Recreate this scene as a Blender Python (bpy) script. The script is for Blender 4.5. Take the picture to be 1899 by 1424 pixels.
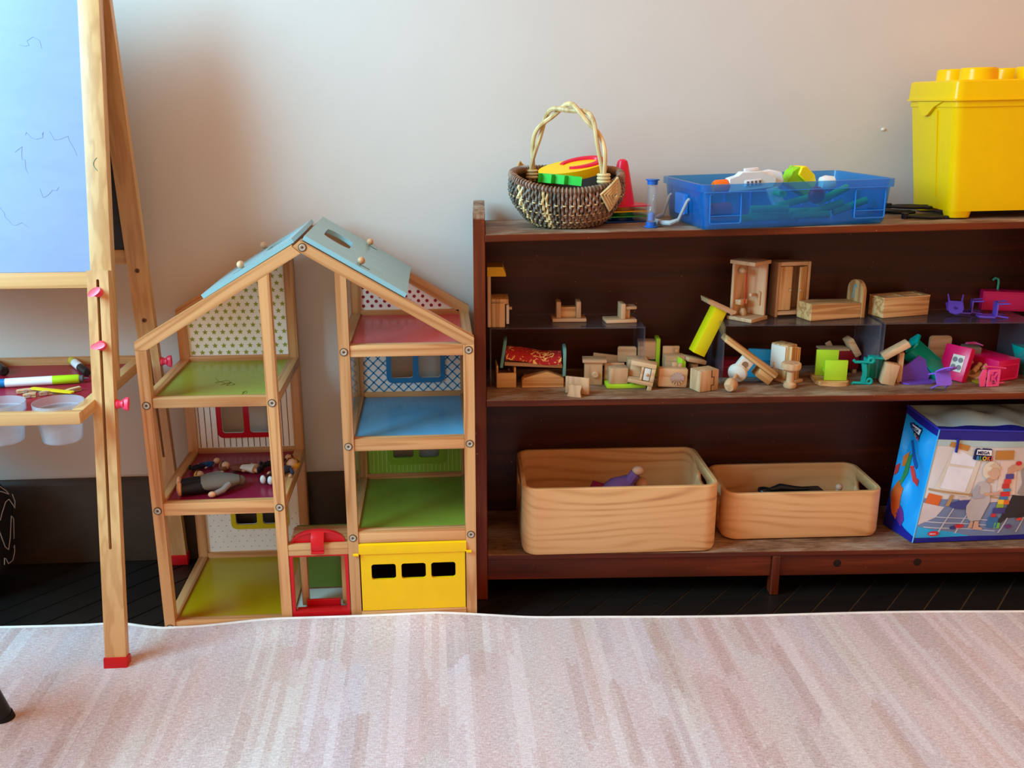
import bpy, bmesh, math, random
from math import sin, cos, tan, pi, radians, sqrt, atan2
from mathutils import Vector as V, Matrix as M, noise as mnoise

for o in list(bpy.data.objects):
    bpy.data.objects.remove(o, do_unlink=True)
scene = bpy.context.scene
COL = scene.collection
RND = random.Random(7)

# ------------------------------------------------------------------ camera
F, CX, CY = 1819.0, 949.5, 712.0
PITCH, YAW, HC = radians(16.0), radians(4.3), 0.965
fw = V((sin(YAW) * cos(PITCH), cos(YAW) * cos(PITCH), -sin(PITCH)))
rt = V((cos(YAW), -sin(YAW), 0))
up = rt.cross(fw)
CAM = V((0, 0, HC))
cd = bpy.data.cameras.new('camera')
cam = bpy.data.objects.new('camera', cd)
COL.objects.link(cam)
cam.matrix_world = M(((rt.x, up.x, -fw.x, 0), (rt.y, up.y, -fw.y, 0), (rt.z, up.z, -fw.z, HC), (0, 0, 0, 1)))
cd.sensor_fit = 'HORIZONTAL'
cd.sensor_width = 36.0
cd.lens = 36.0 * F / 1899.0
cd.clip_start = 0.05
scene.camera = cam

# ------------------------------------------------------------------ light
world = bpy.data.worlds.new('room_ambient')
scene.world = world
world.use_nodes = True
world.node_tree.nodes['Background'].inputs[0].default_value = (1.0, 0.51, 0.25, 1)
world.node_tree.nodes['Background'].inputs[1].default_value = 0.86


def area(name, loc, tgt, sx, sy, col, power):
    l = bpy.data.lights.new(name, 'AREA')
    l.shape = 'RECTANGLE'
    l.size, l.size_y = sx, sy
    l.color = col
    l.energy = power
    o = bpy.data.objects.new(name, l)
    COL.objects.link(o)
    o.location = loc
    o.rotation_euler = (V(tgt) - V(loc)).to_track_quat('-Z', 'Y').to_euler()
    return o


area('window_daylight', (-1.80, 0.85, 1.68), (0.0, 1.60, 0.85), 1.1, 1.36, (0.27, 0.68, 0.90), 116)
area('ceiling_lamp', (1.6, 1.0, 2.5), (0.9, 1.9, 0.9), 0.6, 0.6, (1.0, 0.56, 0.27), 4)

scene.view_settings.view_transform = 'Standard'
scene.view_settings.look = 'None'
scene.view_settings.gamma = 1.0
scene.view_settings.use_curve_mapping = False
scene.view_settings.exposure = 0.1


# ------------------------------------------------------------------ pixel -> place helpers
def ray(x, y):
    return fw + rt * ((x - CX) / F) - up * ((y - CY) / F)


def at_z(x, y, z):
    d = ray(x, y)
    return CAM + d * ((z - HC) / d.z)


def at_y(x, y, Y):
    d = ray(x, y)
    return CAM + d * (Y / d.y)


# frame of the shelf: origin at its left front foot, x along the front, y into the depth
SA = V((0.085, 1.783, 0))
SY = radians(-2.5)
SU = V((cos(SY), sin(SY), 0))
SN = V((-sin(SY), cos(SY), 0))
SM = M.Translation(SA) @ M.Rotation(SY, 4, 'Z')


def on(x, y, z):
    """shelf frame x, y of the pixel on the level z"""
    p = at_z(x, y, z) - SA
    return p.dot(SU), p.dot(SN)


def fr(x, y, d=0.0):
    """shelf frame x, z of the pixel at depth d behind the front"""
    r = ray(x, y)
    t = ((SA + SN * d - CAM).dot(SN)) / r.dot(SN)
    p = CAM + r * t
    return (p - SA).dot(SU), p.z


# ------------------------------------------------------------------ materials
def lin(c):
    c = c / 255.0
    return c / 12.92 if c <= 0.04045 else ((c + 0.055) / 1.055) ** 2.4


def rgb(r, g, b):
    return (lin(r), lin(g), lin(b), 1)


MATS = {}


def newmat(name):
    m = bpy.data.materials.new(name)
    m.use_nodes = True
    nt = m.node_tree
    b = nt.nodes['Principled BSDF']
    return m, nt, b


def N(nt, kind, **kw):
    n = nt.nodes.new(kind)
    for k, v in kw.items():
        setattr(n, k, v)
    return n


def math_n(nt, op, a, b=None):
    n = N(nt, 'ShaderNodeMath', operation=op)
    for i, v in enumerate((a, b)):
        if v is None:
            continue
        if isinstance(v, (int, float)):
            n.inputs[i].default_value = v
        else:
            nt.links.new(v, n.inputs[i])
    return n.outputs[0]


def ramp(nt, fac, stops):
    r = N(nt, 'ShaderNodeValToRGB')
    el = r.color_ramp.elements
    while len(el) < len(stops):
        el.new(0.5)
    for e, (p, c) in zip(el, stops):
        e.position = p
        e.color = c
    nt.links.new(fac, r.inputs[0])
    return r.outputs[0]


def mixc(nt, fac, a, b, mode='MIX'):
    n = N(nt, 'ShaderNodeMix', data_type='RGBA', blend_type=mode)
    for i, v in ((0, fac), (6, a), (7, b)):
        if isinstance(v, (int, float)):
            n.inputs[i].default_value = v
        elif isinstance(v, tuple):
            n.inputs[i].default_value = v
        else:
            nt.links.new(v, n.inputs[i])
    return n.outputs[2]


def objvec(nt, scale, jitter=True, tilt=0.0):
    tc = N(nt, 'ShaderNodeTexCoord')
    v = tc.outputs['Object']
    if jitter:
        oi = N(nt, 'ShaderNodeObjectInfo')
        s = math_n(nt, 'MULTIPLY', oi.outputs['Random'], 37.0)
        cx = N(nt, 'ShaderNodeCombineXYZ')
        for i in range(3):
            nt.links.new(s, cx.inputs[i])
        va = N(nt, 'ShaderNodeVectorMath', operation='ADD')
        nt.links.new(v, va.inputs[0])
        nt.links.new(cx.outputs[0], va.inputs[1])
        v = va.outputs[0]
    mp = N(nt, 'ShaderNodeMapping')
    if tilt:
        mp.vector_type = 'TEXTURE'
        mp.inputs['Scale'].default_value = tuple(1.0 / s for s in scale)
        mp.inputs['Rotation'].default_value = (0, tilt, 0)
    else:
        mp.inputs['Scale'].default_value = scale
    nt.links.new(v, mp.inputs[0])
    return mp.outputs[0]


def noise_n(nt, vec, scale=1.0, detail=2.0, rough=0.5, dist=0.0):
    n = N(nt, 'ShaderNodeTexNoise')
    n.inputs['Scale'].default_value = scale
    n.inputs['Detail'].default_value = detail
    n.inputs['Roughness'].default_value = rough
    n.inputs['Distortion'].default_value = dist
    nt.links.new(vec, n.inputs['Vector'])
    return n.outputs['Fac']


def bump(nt, b, h, strength=0.2, dist=0.001):
    bn = N(nt, 'ShaderNodeBump')
    bn.inputs['Strength'].default_value = strength
    bn.inputs['Distance'].default_value = dist
    nt.links.new(h, bn.inputs['Height'])
    nt.links.new(bn.outputs[0], b.inputs['Normal'])


def wood(name, light, dark, axis='X', across=22.0, along=1.6, rings=5.0, rough=0.5, var=0.12, contrast=1.0, tilt=0.0):
    """grain running along the axis"""
    key = (name, axis, tilt)
    if key in MATS:
        return MATS[key]
    m, nt, b = newmat(name + '_' + axis.lower())
    sc = [across, across, across]
    sc['XYZ'.index(axis)] = along
    v = objvec(nt, tuple(sc), True, tilt)
    n = noise_n(nt, v, 1.0, 1.5, 0.45, 0.3)
    s = math_n(nt, 'SINE', math_n(nt, 'MULTIPLY', n, rings * 6.283))
    g = math_n(nt, 'MULTIPLY_ADD', s, 0.5)
    g.node.inputs[2].default_value = 0.5
    g = math_n(nt, 'POWER', g, 2.2)
    sc2 = [x * 9 for x in sc]
    sc2['XYZ'.index(axis)] = along * 5
    fine = noise_n(nt, objvec(nt, tuple(sc2), True, tilt), 1.0, 2.0, 0.6)
    f = math_n(nt, 'ADD', math_n(nt, 'MULTIPLY', g, 0.6 * contrast), math_n(nt, 'MULTIPLY', fine, 0.4 * contrast))
    c = ramp(nt, f, [(0.1, light), (0.85, dark)])
    oi = N(nt, 'ShaderNodeObjectInfo')
    k = math_n(nt, 'MULTIPLY_ADD', oi.outputs['Random'], var * 2)
    k.node.inputs[2].default_value = 1 - var
    hs = N(nt, 'ShaderNodeHueSaturation')
    nt.links.new(k, hs.inputs['Value'])
    nt.links.new(c, hs.inputs['Color'])
    nt.links.new(hs.outputs[0], b.inputs['Base Color'])
    b.inputs['Roughness'].default_value = rough
    bump(nt, b, f, 0.15, 0.0006)
    MATS[key] = m
    return m


def plastic(name, col, rough=0.35, sub=0.0, var=0.03):
    if name in MATS:
        return MATS[name]
    m, nt, b = newmat(name)
    v = objvec(nt, (30, 30, 30))
    n = noise_n(nt, v, 1.0, 3.0, 0.6)
    c = ramp(nt, n, [(0.3, tuple(x * (1 - var) for x in col[:3]) + (1,)), (0.7, tuple(min(1, x * (1 + var)) for x in col[:3]) + (1,))])
    nt.links.new(c, b.inputs['Base Color'])
    r = math_n(nt, 'MULTIPLY_ADD', n, 0.12)
    r.node.inputs[2].default_value = rough - 0.06
    nt.links.new(r, b.inputs['Roughness'])
    b.inputs['Specular IOR Level'].default_value = 0.32
    MATS[name] = m
    return m


def seethrough(name, tint, body, opacity, rough=0.1, trans=0.0):
    """clear or cloudy sheet: part of the light passes, the rest meets a glossy coloured body"""
    m, nt, b = newmat(name)
    out = nt.nodes['Material Output']
    tr = N(nt, 'ShaderNodeBsdfTransparent')
    tr.inputs[0].default_value = tint
    b.inputs['Base Color'].default_value = body
    b.inputs['Roughness'].default_value = rough
    lw = N(nt, 'ShaderNodeLayerWeight')
    lw.inputs['Blend'].default_value = 0.5
    fc = math_n(nt, 'MULTIPLY_ADD', math_n(nt, 'POWER', lw.outputs['Facing'], 5.0), 0.55)
    fc.node.inputs[2].default_value = 0.03
    gl = N(nt, 'ShaderNodeBsdfGlossy')
    gl.inputs['Roughness'].default_value = rough
    mx = N(nt, 'ShaderNodeMixShader')
    mx.inputs[0].default_value = opacity
    n = noise_n(nt, objvec(nt, (15, 15, 15)), 1.0, 2.0)
    k = math_n(nt, 'MULTIPLY_ADD', n, opacity * 0.2)
    k.node.inputs[2].default_value = opacity * 0.9
    nt.links.new(k, mx.inputs[0])
    nt.links.new(tr.outputs[0], mx.inputs[1])
    nt.links.new(b.outputs[0], mx.inputs[2])
    mx2 = N(nt, 'ShaderNodeMixShader')
    nt.links.new(fc, mx2.inputs[0])
    nt.links.new(mx.outputs[0], mx2.inputs[1])
    nt.links.new(gl.outputs[0], mx2.inputs[2])
    nt.links.new(mx2.outputs[0], out.inputs[0])
    return m


PINE_L, PINE_D = rgb(212, 158, 104), rgb(176, 116, 66)


def pine(ax, tilt=0.0):
    return wood('pine', PINE_L, PINE_D, ax, 48, 1.6, 4.0, 0.42, tilt=tilt)


def easelwood(ax):
    return wood('easel_pine', rgb(214, 168, 112), rgb(180, 126, 76), ax, 60, 1.0, 2.2, 0.4, 0.08, 0.65)


def beech(ax='X'):
    return wood('toy_beech', rgb(208, 168, 126), rgb(180, 134, 92), ax, 60, 6.0, 3.0, 0.55, 0.1, 0.8)


def toypine(ax='X'):
    return wood('toy_pine', rgb(222, 178, 120), rgb(176, 122, 66), ax, 70, 3.0, 3.0, 0.5, 0.06)


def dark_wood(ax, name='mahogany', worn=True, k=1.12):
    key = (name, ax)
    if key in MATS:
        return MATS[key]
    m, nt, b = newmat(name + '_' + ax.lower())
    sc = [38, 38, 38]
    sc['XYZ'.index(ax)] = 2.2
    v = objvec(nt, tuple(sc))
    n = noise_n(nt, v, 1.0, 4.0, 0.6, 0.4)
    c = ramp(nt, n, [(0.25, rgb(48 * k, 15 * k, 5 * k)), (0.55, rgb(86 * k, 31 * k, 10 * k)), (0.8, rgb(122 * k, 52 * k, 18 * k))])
    # chips and scratches that show pale wood
    chips = noise_n(nt, objvec(nt, (120, 120, 120)), 1.0, 3.0, 0.7)
    cm = ramp(nt, chips, [(0.73, (0, 0, 0, 1)), (0.76, (1, 1, 1, 1))])
    c = mixc(nt, cm, c, rgb(176, 130, 100))
    rgh = 0.38
    if worn:
        # upward faces have lost their varnish
        ge = N(nt, 'ShaderNodeNewGeometry')
        sp = N(nt, 'ShaderNodeSeparateXYZ')
        nt.links.new(ge.outputs['True Normal'], sp.inputs[0])
        upf = ramp(nt, sp.outputs[2], [(0.6, (0, 0, 0, 1)), (0.8, (1, 1, 1, 1))])
        w1 = noise_n(nt, objvec(nt, (7, 16, 7)), 1.0, 5.0, 0.65)
        wr = ramp(nt, w1, [(0.38, rgb(100, 64, 42)), (0.50, rgb(140, 106, 80)), (0.62, rgb(176, 158, 138))])
        fib = noise_n(nt, objvec(nt, (30, 240, 30)) if ax == 'X' else objvec(nt, (240, 30, 30)), 1.0, 3.0, 0.7)
        wr = mixc(nt, 0.35, wr, ramp(nt, fib, [(0.4, rgb(70, 40, 24)), (0.6, rgb(170, 134, 104))]))
        c = mixc(nt, upf, c, wr)
        rr = math_n(nt, 'MULTIPLY_ADD', upf, 0.22)
        rr.node.inputs[2].default_value = rgh
        nt.links.new(rr, b.inputs['Roughness'])
    else:
        b.inputs['Roughness'].default_value = rgh
    nt.links.new(c, b.inputs['Base Color'])
    b.inputs['Specular IOR Level'].default_value = 0.3
    bump(nt, b, n, 0.25, 0.0008)
    MATS[key] = m
    return m


# ------------------------------------------------------------------ mesh building
def rrect(x0, y0, x1, y1, r, n=5):
    pts = []
    for cx, cy, a in ((x1 - r, y0 + r, -pi / 2), (x1 - r, y1 - r, 0), (x0 + r, y1 - r, pi / 2), (x0 + r, y0 + r, pi)):
        for i in range(n + 1):
            t = a + pi / 2 * i / n
            pts.append((cx + r * cos(t), cy + r * sin(t)))
    return pts


def circle(cx, cy, r, n=20, ry=None):
    ry = r if ry is None else ry
    return [(cx + r * cos(2 * pi * i / n), cy + ry * sin(2 * pi * i / n)) for i in range(n)]


PLANES = {'XZ': M(((1, 0, 0, 0), (0, 0, 1, 0), (0, 1, 0, 0), (0, 0, 0, 1))),
          'XY': M.Identity(4),
          'YZ': M(((0, 0, 1, 0), (1, 0, 0, 0), (0, 1, 0, 0), (0, 0, 0, 1)))}


class MB:
    def __init__(self):
        self.bm = bmesh.new()

    def _xf(self, verts, m):
        if m is not None:
            for v in verts:
                v.co = m @ v.co

    def box(self, lo, hi, bev=0.0, seg=2, m=None):
        lo, hi = V(lo), V(hi)
        c, s = (lo + hi) / 2, hi - lo
        r = bmesh.ops.create_cube(self.bm, size=1.0)
        vs = r['verts']
        for v in vs:
            v.co = V((v.co.x * s.x, v.co.y * s.y, v.co.z * s.z)) + c
        if bev > 0:
            es = list({e for v in vs for e in v.link_edges})
            before = set(self.bm.verts)
            rr = bmesh.ops.bevel(self.bm, geom=es, offset=min(bev, 0.49 * min(s)), segments=seg, affect='EDGES', profile=0.5)
            vs = list({v for f in rr['faces'] for v in f.verts} | {v for v in vs if v.is_valid})
        self._xf(vs, m)
        return self

    def plate(self, outer, holes=(), t0=0.0, t1=0.01, plane='XZ', m=None):
        """flat outline with holes, given a thickness"""
        bm = self.bm
        P = PLANES[plane]
        loops, allv = [], []
        for lp in [outer] + list(holes):
            a = [bm.verts.new((x, y, t0)) for x, y in lp]
            loops.append(a)
            allv += a
        es = []
        for a in loops:
            for i in range(len(a)):
                es.append(bm.edges.new((a[i], a[(i + 1) % len(a)])))
        if holes:
            r = bmesh.ops.triangle_fill(bm, use_beauty=True, use_dissolve=False, edges=es)
            fs = [g for g in r['geom'] if isinstance(g, bmesh.types.BMFace)]
        else:
            fs = [bm.faces.new(loops[0])]
        mp = {}
        for v in allv:
            mp[v] = bm.verts.new((v.co.x, v.co.y, t1))
        for f in fs:
            bm.faces.new([mp[v] for v in reversed(f.verts)])
        for a in loops:
            for i in range(len(a)):
                p, q = a[i], a[(i + 1) % len(a)]
                bm.faces.new((p, mp[p], mp[q], q))
        vs = allv + list(mp.values())
        self._xf(vs, P if m is None else m @ P)
        return self

    def lathe(self, prof, n=24, m=None, sx=1.0):
        """profile of (radius, z) turned about z"""
        bm = self.bm
        rings, vs = [], []
        for r, z in prof:
            if r < 1e-6:
                v = bm.verts.new((0, 0, z))
                rings.append([v])
                vs.append(v)
            else:
                a = [bm.verts.new((r * cos(2 * pi * i / n) * sx, r * sin(2 * pi * i / n), z)) for i in range(n)]
                rings.append(a)
                vs += a
        for a, b in zip(rings, rings[1:]):
            for i in range(n):
                j = (i + 1) % n
                if len(a) == 1 and len(b) == 1:
                    continue
                if len(a) == 1:
                    bm.faces.new((a[0], b[j], b[i]))
                elif len(b) == 1:
                    bm.faces.new((a[i], a[j], b[0]))
                else:
                    bm.faces.new((a[i], a[j], b[j], b[i]))
        for a in (rings[0], rings[-1]):
            if len(a) > 2:
                bm.faces.new(a)
        self._xf(vs, m)
        return self

    def cyl(self, p, q, r, r2=None, n=16):
        p, q = V(p), V(q)
        d = q - p
        m = M.Translation(p) @ d.to_track_quat('Z', 'Y').to_matrix().to_4x4()
        return self.lathe([(r, 0), (r if r2 is None else r2, d.length)], n, m)

    def ball(self, c, r, s=(1, 1, 1), n=14, m=None):
        k = max(5, n // 2)
        mm = M.Translation(V(c)) @ M.Diagonal((s[0], s[1], s[2], 1))
        if m is not None:
            mm = m @ mm
        return self.lathe([(r * sin(pi * i / k), -r * cos(pi * i / k)) for i in range(k + 1)], n, mm)

    def tube(self, path, r, n=8, closed=False, m=None, flat=1.0):
        bm = self.bm
        pts = [V(p) for p in path]
        k = len(pts)
        rings, vs = [], []
        prevn = None
        for i, p in enumerate(pts):
            if closed:
                t = pts[(i + 1) % k] - pts[i - 1]
            else:
                t = pts[min(i + 1, k - 1)] - pts[max(i - 1, 0)]
            t.normalize()
            if prevn is None:
                a = V((0, 0, 1)) if abs(t.z) < 0.9 else V((1, 0, 0))
                nn = t.cross(a).normalized()
            else:
                nn = (prevn - t * prevn.dot(t)).normalized()
            prevn = nn
            b = t.cross(nn)
            rr = r[i] if isinstance(r, (list, tuple)) else r
            ring = [bm.verts.new(p + nn * (rr * cos(2 * pi * j / n)) + b * (rr * flat * sin(2 * pi * j / n))) for j in range(n)]
            rings.append(ring)
            vs += ring
        rng = range(k) if closed else range(k - 1)
        for i in rng:
            a, b = rings[i], rings[(i + 1) % k]
            for j in range(n):
                bm.faces.new((a[j], a[(j + 1) % n], b[(j + 1) % n], b[j]))
        if not closed:
            bm.faces.new(list(reversed(rings[0])))
            bm.faces.new(rings[-1])
        self._xf(vs, m)
        return self

    def hexa(self, p):
        """eight corners: bottom four then top four, both counter-clockwise"""
        bm = self.bm
        v = [bm.verts.new(V(q)) for q in p]
        for f in ((3, 2, 1, 0), (4, 5, 6, 7), (0, 1, 5, 4), (1, 2, 6, 5), (2, 3, 7, 6), (3, 0, 4, 7)):
            bm.faces.new([v[i] for i in f])
        return self

    def grid(self, fn, nu, nv, closed_u=False):
        bm = self.bm
        g = [[bm.verts.new(fn(i / nu, j / nv)) for j in range(nv + 1)] for i in range(nu + (0 if closed_u else 1))]
        K = len(g)
        for i in range(nu):
            for j in range(nv):
                a, b = g[i], g[(i + 1) % K]
                bm.faces.new((a[j], b[j], b[j + 1], a[j + 1]))
        return self

    def build(self, name, mat, parent=None, world=False, smooth=0.6, mw=None, fix=True):
        bm = self.bm
        if world and parent is not None:
            inv = XF[parent.name].inverted()
            for v in bm.verts:
                v.co = inv @ v.co
        if fix:
            bmesh.ops.recalc_face_normals(bm, faces=bm.faces)
        for f in bm.faces:
            f.smooth = True
        for e in bm.edges:
            if len(e.link_faces) != 2 or e.calc_face_angle(0) > smooth:
                e.smooth = False
        me = bpy.data.meshes.new(name)
        bm.to_mesh(me)
        bm.free()
        me.materials.append(mat)
        o = bpy.data.objects.new(name, me)
        COL.objects.link(o)
        if parent is not None:
            o.parent = parent
            XF[o.name] = XF[parent.name]
        else:
            XF[o.name] = M.Identity(4)
            if mw is not None:
                o.matrix_world = mw
                XF[o.name] = mw
        return o


XF = {}


def thing(name, label, cat, mat=None, group=None):
    o = bpy.data.objects.new(name, None)
    COL.objects.link(o)
    o.empty_display_size = 0.02
    mat = M.Identity(4) if mat is None else mat
    o.matrix_world = mat
    XF[o.name] = mat
    o['label'] = label
    o['category'] = cat
    if group:
        o['group'] = group
    return o


def tag(o, label, cat, group=None):
    o['label'] = label
    o['category'] = cat
    if group:
        o['group'] = group
    return o


def struct(o):
    o['kind'] = 'structure'
    return o


def Rz(a):
    return M.Rotation(radians(a), 4, 'Z')


def Rx(a):
    return M.Rotation(radians(a), 4, 'X')


def Ry(a):
    return M.Rotation(radians(a), 4, 'Y')


def T(x, y, z):
    return M.Translation((x, y, z))


def shelf_at(x, y, z, rz=0, extra=None):
    m = SM @ T(x, y, z) @ Rz(rz)
    return m if extra is None else m @ extra


def shared(name, src, parent, loc=None, mat=None):
    """another object on the same mesh data"""
    o = bpy.data.objects.new(name, src.data)
    COL.objects.link(o)
    o.parent = parent
    if mat is not None:
        o.matrix_basis = mat
    elif loc is not None:
        o.location = loc
    XF[o.name] = XF[parent.name]
    return o

# ================================================================== the room
WALL_Y = 2.035


def wall_mat():
    m, nt, b = newmat('painted_plaster')
    n = noise_n(nt, objvec(nt, (3, 3, 3), False), 1.0, 4.0, 0.6)
    c = ramp(nt, n, [(0.3, rgb(206, 200, 193)), (0.7, rgb(212, 206, 199))])
    nt.links.new(c, b.inputs['Base Color'])
    b.inputs['Roughness'].default_value = 0.75
    h = noise_n(nt, objvec(nt, (90, 90, 90), False), 1.0, 3.0, 0.6)
    bump(nt, b, h, 0.12, 0.002)
    return m


struct(MB().box((-3.2, WALL_Y, -0.05), (3.4, WALL_Y + 0.1, 2.7)).build('wall_back', wall_mat()))
sk = MB()
sk.plate([(2.017, 0.0), (2.035, 0.0), (2.035, 0.19), (2.024, 0.19), (2.020, 0.184), (2.017, 0.178)], (), -3.2, 3.4, 'YZ')
struct(sk.build('baseboard_back', plastic('dark_skirting_paint', rgb(62, 51, 43), 0.45, 0, 0.12)))


def floor_mat(name, a, b_):
    m, nt, b = newmat(name)
    n = noise_n(nt, objvec(nt, (6, 30, 6)), 1.0, 4.0, 0.65, 0.5)
    c = ramp(nt, n, [(0.3, a), (0.75, b_)])
    sc = noise_n(nt, objvec(nt, (14, 120, 14)), 1.0, 4.0, 0.75)
    s = ramp(nt, sc, [(0.70, (0, 0, 0, 1)), (0.76, (1, 1, 1, 1))])
    c = mixc(nt, s, c, rgb(70, 64, 58))
    nt.links.new(c, b.inputs['Base Color'])
    b.inputs['Roughness'].default_value = 0.4
    bump(nt, b, n, 0.2, 0.001)
    return m


floor = struct(MB().box((-3.2, -1.2, -0.06), (3.4, WALL_Y, -0.0035)).build('floor', floor_mat('floor_gap_dust', rgb(84, 78, 70), rgb(110, 102, 92))))
pl = MB()
pw, pgap = 0.0775, 0.0022
y0, y1 = 1.45, 2.016
dx = (y1 - y0) / tan(radians(48.5))
c = 0.0015
pl.hexa([(0, y0, -0.012), (pw - pgap, y0, -0.012), (pw - pgap + dx, y1, -0.012), (dx, y1, -0.012),
         (c, y0, 0), (pw - pgap - c, y0, 0), (pw - pgap + dx - c, y1, 0), (dx + c, y1, 0)])
plank_m = floor_mat('black_stained_plank', rgb(15, 13, 12), rgb(27, 23, 20))
plank = pl.build('plank', plank_m, floor)
plank.location.x = -1.75 + 0.012
for i in range(1, 40):
    q = shared('plank', plank, floor, (-1.738 + pw * i, 0, RND.uniform(-0.0006, 0)))


# ------------------------------------------------------------------ rug
def rug_mat():
    m, nt, b = newmat('woven_striped_rug')
    tc = N(nt, 'ShaderNodeTexCoord')
    sp = N(nt, 'ShaderNodeSeparateXYZ')
    nt.links.new(tc.outputs['Object'], sp.inputs[0])
    X, Y = sp.outputs[0], sp.outputs[1]
    wob = noise_n(nt, objvec(nt, (120, 300, 1), False), 1.0, 2.0, 0.6)
    wob2 = noise_n(nt, objvec(nt, (45, 12, 1), False), 1.0, 4.0, 0.6)
    X = math_n(nt, 'ADD', X, math_n(nt, 'MULTIPLY', math_n(nt, 'SUBTRACT', wob, 0.5), 0.006))
    Y = math_n(nt, 'ADD', Y, math_n(nt, 'MULTIPLY', math_n(nt, 'SUBTRACT', wob2, 0.5), 0.16))

    def cells(w, l, seed, edge):
        fx = math_n(nt, 'FLOOR', math_n(nt, 'DIVIDE', X, w))
        wn = N(nt, 'ShaderNodeTexWhiteNoise', noise_dimensions='1D')
        nt.links.new(math_n(nt, 'ADD', fx, seed), wn.inputs['W'])
        fy = math_n(nt, 'FLOOR', math_n(nt, 'ADD', math_n(nt, 'DIVIDE', Y, l), math_n(nt, 'MULTIPLY', wn.outputs['Value'], 5.0)))
        cb = N(nt, 'ShaderNodeCombineXYZ')
        nt.links.new(fx, cb.inputs[0])
        nt.links.new(fy, cb.inputs[1])
        cb.inputs[2].default_value = seed
        w2 = N(nt, 'ShaderNodeTexWhiteNoise', noise_dimensions='3D')
        nt.links.new(cb.outputs[0], w2.inputs['Vector'])
        return w2.outputs['Value']

    base = rgb(205, 180, 173)
    n1 = noise_n(nt, objvec(nt, (9, 1.6, 1), False), 1.0, 3.0, 0.6)
    c = ramp(nt, n1, [(0.30, rgb(192, 170, 166)), (0.43, rgb(210, 182, 180)), (0.55, rgb(212, 192, 193)), (0.64, rgb(204, 190, 184)), (0.74, rgb(196, 176, 160))])
    a1 = cells(0.034, 0.30, 3.0, 0)
    c = mixc(nt, 0.42, c, ramp(nt, a1, [(0.0, rgb(190, 150, 140)), (0.12, rgb(206, 180, 178)), (0.5, rgb(212, 196, 196)), (0.78, rgb(192, 184, 190)), (0.92, rgb(168, 142, 130))]))
    a2 = cells(0.0135, 0.55, 11.0, 0)
    k2 = ramp(nt, a2, [(0.78, (0, 0, 0, 1)), (0.86, (0.42, 0.42, 0.42, 1))])
    c = mixc(nt, k2, c, rgb(234, 226, 228))
    a3 = cells(0.021, 0.21, 5.0, 0)
    a4 = cells(0.047, 0.40, 23.0, 0)
    c = mixc(nt, 0.35, c, ramp(nt, a4, [(0.0, rgb(206, 176, 178)), (0.3, rgb(210, 190, 186)), (0.55, rgb(196, 186, 172)), (0.8, rgb(200, 190, 200)), (1.0, rgb(196, 160, 146))]))
    k3 = ramp(nt, a3, [(0.84, (0, 0, 0, 1)), (0.93, (0.32, 0.32, 0.32, 1))])
    c = mixc(nt, k3, c, rgb(172, 132, 116))
    # yarn: short flecks across the warp and a fine weave
    f1 = noise_n(nt, objvec(nt, (90, 480, 1), False), 1.0, 3.0, 0.7)
    f2 = noise_n(nt, objvec(nt, (520, 160, 1), False), 1.0, 2.0, 0.6)
    f = math_n(nt, 'ADD', math_n(nt, 'MULTIPLY', f1, 0.6), math_n(nt, 'MULTIPLY', f2, 0.4))
    c = mixc(nt, 0.42, c, ramp(nt, f, [(0.36, rgb(96, 78, 74)), (0.5, rgb(188, 184, 184)), (0.64, rgb(255, 250, 250))]), 'OVERLAY')
    nt.links.new(c, b.inputs['Base Color'])
    b.inputs['Roughness'].default_value = 0.95
    b.inputs['Sheen Weight'].default_value = 0.15
    bump(nt, b, f, 0.5, 0.0015)
    return m


def rug_edge(x):
    y = 1.727 - 0.0452 * (x + 0.84)
    if -0.62 < x < 0.14:
        k = min(1, min(x + 0.62, 0.14 - x) / 0.08)
        y = y * (1 - k) + min(y, 1.690) * k
    return y + 0.003 * sin(x * 9)


def bumpf(x, a, b, w):
    def s(t):
        t = max(0, min(1, t))
        return t * t * (3 - 2 * t)
    return s((x - a) / w) * s((b - x) / w)


def rug_z(x, t):
    """t is the distance from the edge towards the room"""
    lift = 0.013 * bumpf(x, -0.50, 0.16, 0.20) + 0.003 * bumpf(x, -0.7, 0.2, 0.1)
    return 0.006 + lift * math.exp(-(t / 0.045) ** 2)


def rug_fn(u, v):
    x = -1.75 + 3.65 * u
    t = 1.75 * v ** 1.8
    return V((x, rug_edge(x) - t, rug_z(x, t)))


rg = MB().grid(rug_fn, 150, 60)
rug = rg.build('rug', rug_mat(), fix=False)
so = rug.modifiers.new('thickness', 'SOLIDIFY')
so.thickness = 0.0055
so.offset = -1
tag(rug, 'pale pink striped woven rug spread over the dark floor', 'rug')
for p in rug.data.polygons:
    pass
bt = MB().tube([(x, rug_edge(x) + 0.001, rug_z(x, 0) + 0.0016) for x in [-1.75 + 3.65 * i / 150 for i in range(151)]], 0.0056, 8)
bt.build('edge_binding', plastic('white_binding_yarn', rgb(236, 228, 222), 0.9, 0, 0.1), rug)


# ================================================================== bookshelf
SHL = 1.165           # clear length between the side panels
top_z = lambda x: 0.735 + 0.0212 * x
mid_z = lambda x: 0.421 + 0.006 * x
BOT_Z = 0.099
shelf = thing('bookshelf', 'long low dark brown wooden bookshelf with worn edges against the wall', 'bookshelf', SM)


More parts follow.
